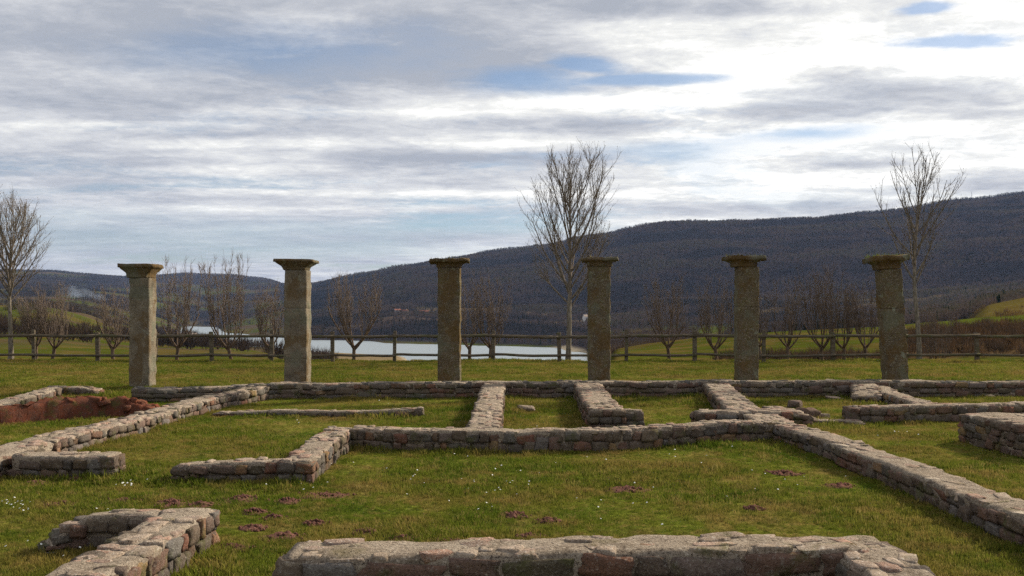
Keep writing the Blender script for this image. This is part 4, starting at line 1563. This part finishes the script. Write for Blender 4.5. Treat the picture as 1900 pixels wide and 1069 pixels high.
def tall_tree(label, px, py, top_py, seed, fork=0.30, width=1.3, lean=0.0, Y=31.4, bare_low=0.0, sparse=1.0, fan=0.66):
    r = random.Random(seed)
    x, y = (px - 950) * Y / F, Y
    g = lz(x, y)
    Ht = (HZ - top_py) * Y / F + EYE - g
    root = empty('bare_tree', (x, y, g))
    tag(root, label, 'tree', 'tall bare trees along the fence')
    tk, cr = MB(), MB()
    nseg = 14
    pts, dirs = limb(r, (0, 0, -0.1), Vector((lean, 0, 1)).normalized(), Ht * 0.93, 0.1, nseg, 0.03, 0.03)
    rads = [0.085 * (1 - 0.88 * (i / nseg)) + 0.004 for i in range(nseg + 1)]
    rads[0] = 0.11
    kf = int(nseg * (fork + .12))
    tk.tube(pts[:kf + 1], rads[:kf + 1], 8, False)
    cr.tube(pts[kf:], rads[kf:], 6)
    tips = []

    def twigs(P_, D_, n, L0, L1, rad, t0=0.2):
        for _ in range(n):
            t = t0 + (1 - t0) * r.random()
            i = min(int(t * (len(P_) - 1)), len(P_) - 2)
            f = t * (len(P_) - 1) - i
            pp = P_[i].lerp(P_[i + 1], f)
            dd = rot_dir(D_[i], r.uniform(.35, .8), r.uniform(0, 6.283))
            L = r.uniform(L0, L1)
            a, b = limb(r, pp, dd, L, rad, 3, .22, .07)
            cr.tube(a, [rad, rad * .8, rad * .6, rad * .35], 3)
            tips.append(a[-1])
            if L > .35:
                for _k in range(2):
                    q = a[1].lerp(a[2], r.random())
                    a2, _b2 = limb(r, q, rot_dir(dd, r.uniform(.4, .7), r.uniform(0, 6.283)), L * r.uniform(.35, .55), rad * .7, 2, .2, .05)
                    cr.tube(a2, [rad * .6, rad * .45, rad * .3], 3)
                    tips.append(a2[-1])

    nb = int(30 * sparse)
    for bnum in range(nb):
        t = fork + (0.90 - fork) * ((bnum + r.random() * .8) / nb)
        i = min(int(t * nseg), nseg - 1)
        pp = pts[i].lerp(pts[i + 1], t * nseg - i)
        u = (t - fork) / (1 - fork)
        prof_ = (math.sin(math.pi * min(1, (u * fan + .20))) ** .8)
        L = Ht * 0.235 * width * prof_ * r.uniform(.8, 1.2) + .25
        if u < bare_low:
            L *= r.uniform(.3, .9)
        ang = r.uniform(.55, .85) if u < .5 else r.uniform(.35, .6)
        az = bnum * 2.4 + r.uniform(-.4, .4)
        d = rot_dir(dirs[i], ang, az)
        rad = min(rads[i] * .6, 0.012 + 0.018 * L / 1.5)
        P1, D1 = limb(r, pp, d, L, rad, 7, .13, .05)
        cr.tube(P1, [rad * (1 - .8 * q / 7) + .002 for q in range(8)], 5)
        tips.append(P1[-1])
        for s in range(int((3 + L * 3.2) * sparse)):
            t2 = r.uniform(.18, .95)
            i2 = min(int(t2 * 7), 6)
            p2 = P1[i2].lerp(P1[i2 + 1], t2 * 7 - i2)
            L2 = L * r.uniform(.25, .55) * (1.1 - t2 * .5) + .1
            P2_, D2_ = limb(r, p2, rot_dir(D1[i2], r.uniform(.4, .75), r.uniform(0, 6.283)), L2, .008, 5, .18, .06)
            cr.tube(P2_, [.009, .008, .007, .006, .005, .0035], 3)
            tips.append(P2_[-1])
            twigs(P2_, D2_, int(5 + L2 * 5), .10, .34, .0042)
        twigs(P1, D1, int(4 + L * 3), .12, .42, .005)
    twigs(pts[int(nseg * .8):], dirs[int(nseg * .8):], 26, .2, .6, .005, 0.0)
    for q in tips:                                       # swollen buds at the twig ends
        if r.random() < .6:
            s = r.uniform(.007, .013)
            cr.add([q + Vector((s, 0, 0)), q + Vector((-s * .5, s * .87, 0)), q + Vector((-s * .5, -s * .87, 0)), q + Vector((0, 0, s * 2.4)), q + Vector((0, 0, -s))],
                   [(0, 1, 3), (1, 2, 3), (2, 0, 3), (1, 0, 4), (2, 1, 4), (0, 2, 4)])
    kz = Ht / max(v_[2] for v_ in cr.v)
    for b_ in (tk, cr):
        b_.v = [(v_[0], v_[1], v_[2] * kz) for v_ in b_.v]
    link('trunk', tk.mesh('trunk', M['bark']), root)
    link('crown', cr.mesh('crown', M['twig']), root)
    return root


tall_tree('tall bare tree beside a fence post, left of the fourth pillar', 1054, 668, 244, 11, 0.29, 1.55, 0.07, fan=.80)
tall_tree('tall thin bare tree behind the leaning right pillar', 1706, 668, 247, 12, 0.40, 1.3, 0.03, sparse=.62)
tall_tree('bare tree cut by the left edge of the view', 20, 668, 340, 13, 0.45, 1.45, 0.0)


def bush(label, px, top_py, width_px, seed, Y=31.6, trunk_h=.45, nlimb=6, dens=1.0, lean=0.0):
    r = random.Random(seed)
    x = (px - 950) * Y / F
    g = lz(x, Y)
    Ht = (HZ - top_py) * Y / F + EYE - g
    hwid = width_px * 1.22 * Y / F / 2
    root = empty('bare_shrub', (x, Y, g))
    tag(root, label, 'shrub', 'bare shrubs behind the fence')
    tk, cr = MB(), MB()
    pts, dirs = limb(r, (0, 0, -.08), Vector((lean, 0, 1)).normalized(), trunk_h + .08, .05, 4, .05, .08)
    tk.tube(pts, [.075, .06, .055, .055, .06], 7, False)
    top = pts[-1]
    for k in range(nlimb):
        az = k * 2 * math.pi / nlimb + r.uniform(-.4, .4)
        out = hwid * r.uniform(.45, 1.0)
        d = Vector((math.cos(az) * 1.0, math.sin(az) * .8, .75)).normalized()
        L1 = out * 1.5
        st = top - Vector((0, 0, r.uniform(0, .12)))
        P1, D1 = limb(r, st, d, L1, .03, 6, .16, .06)
        tk.tube(P1, [.034, .03, .027, .024, .021, .018, .014], 5)
        ns = int(6 * dens)
        for s in range(ns):
            t = .25 + .75 * (s + r.random()) / ns
            i = min(int(t * 6), 5)
            p2 = P1[i].lerp(P1[i + 1], min(1, t * 6 - i))
            zz2 = Ht - p2.z
            L2 = max(.4, zz2 * r.uniform(.55, 1.0) * (1 - .22 * (math.hypot(p2.x, p2.y) / max(hwid, .1)) ** 2))
            d2 = (UP + Vector((p2.x, p2.y, 0)) * r.uniform(.0, .28) / max(hwid, .2) + Vector((r.gauss(0, .09), r.gauss(0, .09), 0))).normalized()
            P2_, D2_ = limb(r, p2, d2, L2, .01, 6, .03, .035)
            rb = r.uniform(.007, .0115)
            cr.tube(P2_, [rb, rb * .9, rb * .8, rb * .65, rb * .5, rb * .4, rb * .25], 4)
            for q in range(int((4 + L2 * 4.0) * dens)):
                t3 = r.uniform(.1, .95)
                i3 = min(int(t3 * 6), 5)
                p3 = P2_[i3].lerp(P2_[i3 + 1], t3 * 6 - i3)
                L3 = r.uniform(.15, .6) * (1.05 - .5 * t3)
                P3, D3 = limb(r, p3, rot_dir(D2_[i3], r.uniform(.3, .75), r.uniform(0, 6.283)), L3, .004, 3, .12, .05)
                cr.tube(P3, [.0055, .0048, .0038, .0022], 3)
                if r.random() < .6:
                    q4, _ = limb(r, P3[1], rot_dir(D3[1], r.uniform(.4, .8), r.uniform(0, 6.283)), L3 * .5, .003, 2, .1, .05)
                    cr.tube(q4, [.004, .0032, .002], 3)
    link('trunk', tk.mesh('trunk', M['shrub']), root)
    link('crown', cr.mesh('crown', M['shoot']), root)
    return root


bush('bare shrub nearest the left edge tree, dark at its base', 66, 540, 62, 1, dens=1.25)
bush('bare shrub with upright shoots, second from the left edge tree', 97, 515, 64, 2, dens=1.1)
bush('leaning bare shrub left of the leftmost pillar', 212, 520, 80, 3, lean=-.3)
bush('tall bare shrub immediately right of the leftmost pillar', 328, 462, 86, 4, dens=1.15)
bush('tall bushy bare shrub halfway between first and second pillars', 430, 455, 92, 5, dens=1.25)
bush('bare shrub close to the left side of the second pillar', 500, 520, 60, 6)
bush('wide vase shaped bare shrub between second and third pillars', 657, 498, 108, 7, nlimb=8, dens=1.15)
bush('thin dark bare shrub touching the right side of the third pillar', 872, 520, 48, 8, dens=.8, lean=-.15)
bush('narrow upright reddish bare shrub left of the tall central tree', 910, 492, 66, 9, dens=1.15)
bush('rounded bare shrub in the open gap right of the fourth pillar', 1242, 500, 92, 10, dens=1.1)
bush('bare shrub close to the left side of the fifth pillar', 1330, 505, 70, 11)
bush('thin bare shrub close to the right side of the fifth pillar', 1413, 530, 50, 12, dens=.8)
bush('sparse bare shrub with a crooked trunk right of the fifth pillar', 1460, 505, 72, 13, dens=.85, lean=.2)
bush('dense dark bare shrub midway between the two right pillars', 1524, 478, 84, 14, dens=1.2)
bush('small bare shrub just right of a dense dark one', 1566, 520, 56, 15)
bush('bare shrub close to the left side of the leaning pillar', 1606, 520, 64, 16)
bush('low fine bare shrub right of the thin tall tree at right', 1742, 548, 60, 17, Y=33.0, trunk_h=.25, dens=.9)

# ------------------------------------------------------------------ far houses, mast, smoke
def terr_h(px, Y):
    i = np.argmin(np.abs(pxs - px))
    return float(np.interp(Y, Yg, ZT[:, i]))


def house(label, px, Y, wd, dp, hw_, hr_, wall, roof, rz=0.2, wins=2, zoff=0.0):
    x = (px - 950) * Y / F
    root = empty('farmhouse', (x, Y, terr_h(px, Y) + zoff), rz)
    tag(root, label, 'house')
    a, b = wd / 2, dp / 2
    ho = link('wall', mesh('wall', [(-a, -b, -3), (a, -b, -3), (a, b, -3), (-a, b, -3), (-a, -b, hw_), (a, -b, hw_), (a, b, hw_), (-a, b, hw_), (-a, 0, hw_ + hr_), (a, 0, hw_ + hr_)],
                           [(0, 1, 5, 4), (1, 2, 6, 9, 5), (2, 3, 7, 6), (3, 0, 4, 8, 7)], M[wall], False), root)
    e, t = .35, .18
    V = []
    for z in (0, t):
        V += [(-a - e, -b - e, hw_ - e * hr_ / b + z + .02), (a + e, -b - e, hw_ - e * hr_ / b + z + .02), (a + e, 0, hw_ + hr_ + z + .02), (-a - e, 0, hw_ + hr_ + z + .02),
              (a + e, b + e, hw_ - e * hr_ / b + z + .02), (-a - e, b + e, hw_ - e * hr_ / b + z + .02)]
    rf = link('roof', mesh('roof', V, [(6, 7, 8, 9), (9, 8, 10, 11), (0, 3, 2, 1), (3, 5, 4, 2), (0, 1, 7, 6), (5, 11, 10, 4), (1, 2, 8, 7), (2, 4, 10, 8), (3, 0, 6, 9), (5, 3, 9, 11)], M[roof], False), root)
    mb = MB()
    mb.box((a * .4, -.3, hw_ + hr_ * .6), (a * .4 + .6, .3, hw_ + hr_ + 1.0))
    link('chimney', mb.mesh('chimney', M[wall], False), rf)
    for k in range(wins):
        mb = MB()
        xx = -a + wd * (k + .7) / (wins + .4)
        mb.box((xx - .45, -b - .06, hw_ * .35), (xx + .45, -b + .05, hw_ * .35 + 1.2))
        link('window', mb.mesh('window', M['dark'], False), root)
    mb = MB()
    mb.box((-.5 + a * .05, -b - .05, -.5), (.5 + a * .05, -b + .04, 2.0))
    link('door', mb.mesh('door', M['dark'], False), root)
    return root


house('pale stone farmhouse beside the small far pond, seen under the fence rail', 350, 480, 7.2, 5.5, 2.6, 1.9, 'plaster', 'roofgrey', 0.35, 2, 0.3)
house('white farmhouse on the wooded far shore, between second and third pillars', 738, 1240, 7.5, 6, 3.4, 1.4, 'white', 'rooftile', 0.1, 2, 1.5)
house('red roofed farmhouse on the far shore right of the white one', 752, 1215, 7, 6, 2.4, 2.6, 'plaster', 'rooftile', -0.2, 2, 1.0)
house('pinkish farm building on the far shore just left of the third pillar', 787, 1240, 11, 6, 2.4, 2.0, 'plaster', 'rooftile', 0.0, 3, 1.5)
house('small white house on the far shore beside the fourth pillar', 1086, 1150, 4.5, 5, 4.4, 2.2, 'white', 'roofgrey', 0.5, 1, 1.5)

mx = (1803 - 950) / F * 2800
mast = empty('radio_mast', (mx, 2800, terr_h(1803, 2800)))
tag(mast, 'thin radio mast standing on the ridge right of the thin tall tree', 'mast')
mb = MB()
mb.tube([(0, 0, -3), (0, 0, 12), (0, 0, 26)], [.7, .5, .2], 6)
link('pole', mb.mesh('pole', M['metal']), mast)
mb = MB()
mb.tube([(-1.8, 0, 17), (1.8, 0, 17.3)], [.25, .25], 5)
mb.tube([(-1.1, 0, 21), (1.1, 0, 21.2)], [.22, .22], 5)
link('crossarm', mb.mesh('crossarm', M['metal']), mast)

# ------------------------------------------------------------------ haze and smoke (air last: it must enclose the scene)
def volume_mat(name, dens, col, aniso=0.0, noise=None):
    m = bpy.data.materials.new(name)
    m.use_nodes = True
    t = NT(m.node_tree)
    t.n.clear()
    v = t.node('ShaderNodeVolumePrincipled')
    v.inputs['Color'].default_value = (*col, 1)
    v.inputs['Anisotropy'].default_value = aniso
    v.inputs['Density'].default_value = dens
    if noise:
        nz = t.noise(t.node('ShaderNodeNewGeometry').outputs['Position'], noise, 3, .6)
        t.put(v.inputs['Density'], t.smooth(nz, .42, .7, 0, dens))
    out = t.node('ShaderNodeOutputMaterial')
    t.l.new(v.outputs[0], out.inputs['Volume'])
    return m


zmax = float(ZT.max()) + 45
mb = MB()
mb.box((-7000, -600, -31), (7000, 6800, zmax))
tag(link('haze', mb.mesh('haze', volume_mat('haze air', 0.000035, (0.42, 0.58, 1.0)), False)), 'thin blue haze over the far valley', None, None, 'stuff')

sx0, sy0 = (152 - 950) / F * 1700, 1700
sm = bmesh.new()
rs_ = random.Random(5)
bmesh.ops.create_icosphere(sm, subdivisions=3, radius=1.0)
for v in sm.verts:
    k = 1 + .35 * float(fbm(v.co.x * 1.5 + 3, v.co.y * 1.5 + v.co.z * 2, 88, 3))
    v.co = Vector((v.co.x * 38 * k - v.co.z * 14, v.co.y * 14 * k, v.co.z * 17 * k))
me_s = bpy.data.meshes.new('smoke')
sm.to_mesh(me_s)
sm.free()
me_s.materials.append(volume_mat('chimney smoke', 0.014, (0.7, 0.82, 1.0), 0.0, 0.045))
so = link('smoke', me_s)
so.location = (sx0, sy0, EYE + (HZ - 548) / F * sy0)
tag(so, 'wisp of pale blue smoke hanging over the far valley at left', 'smoke')
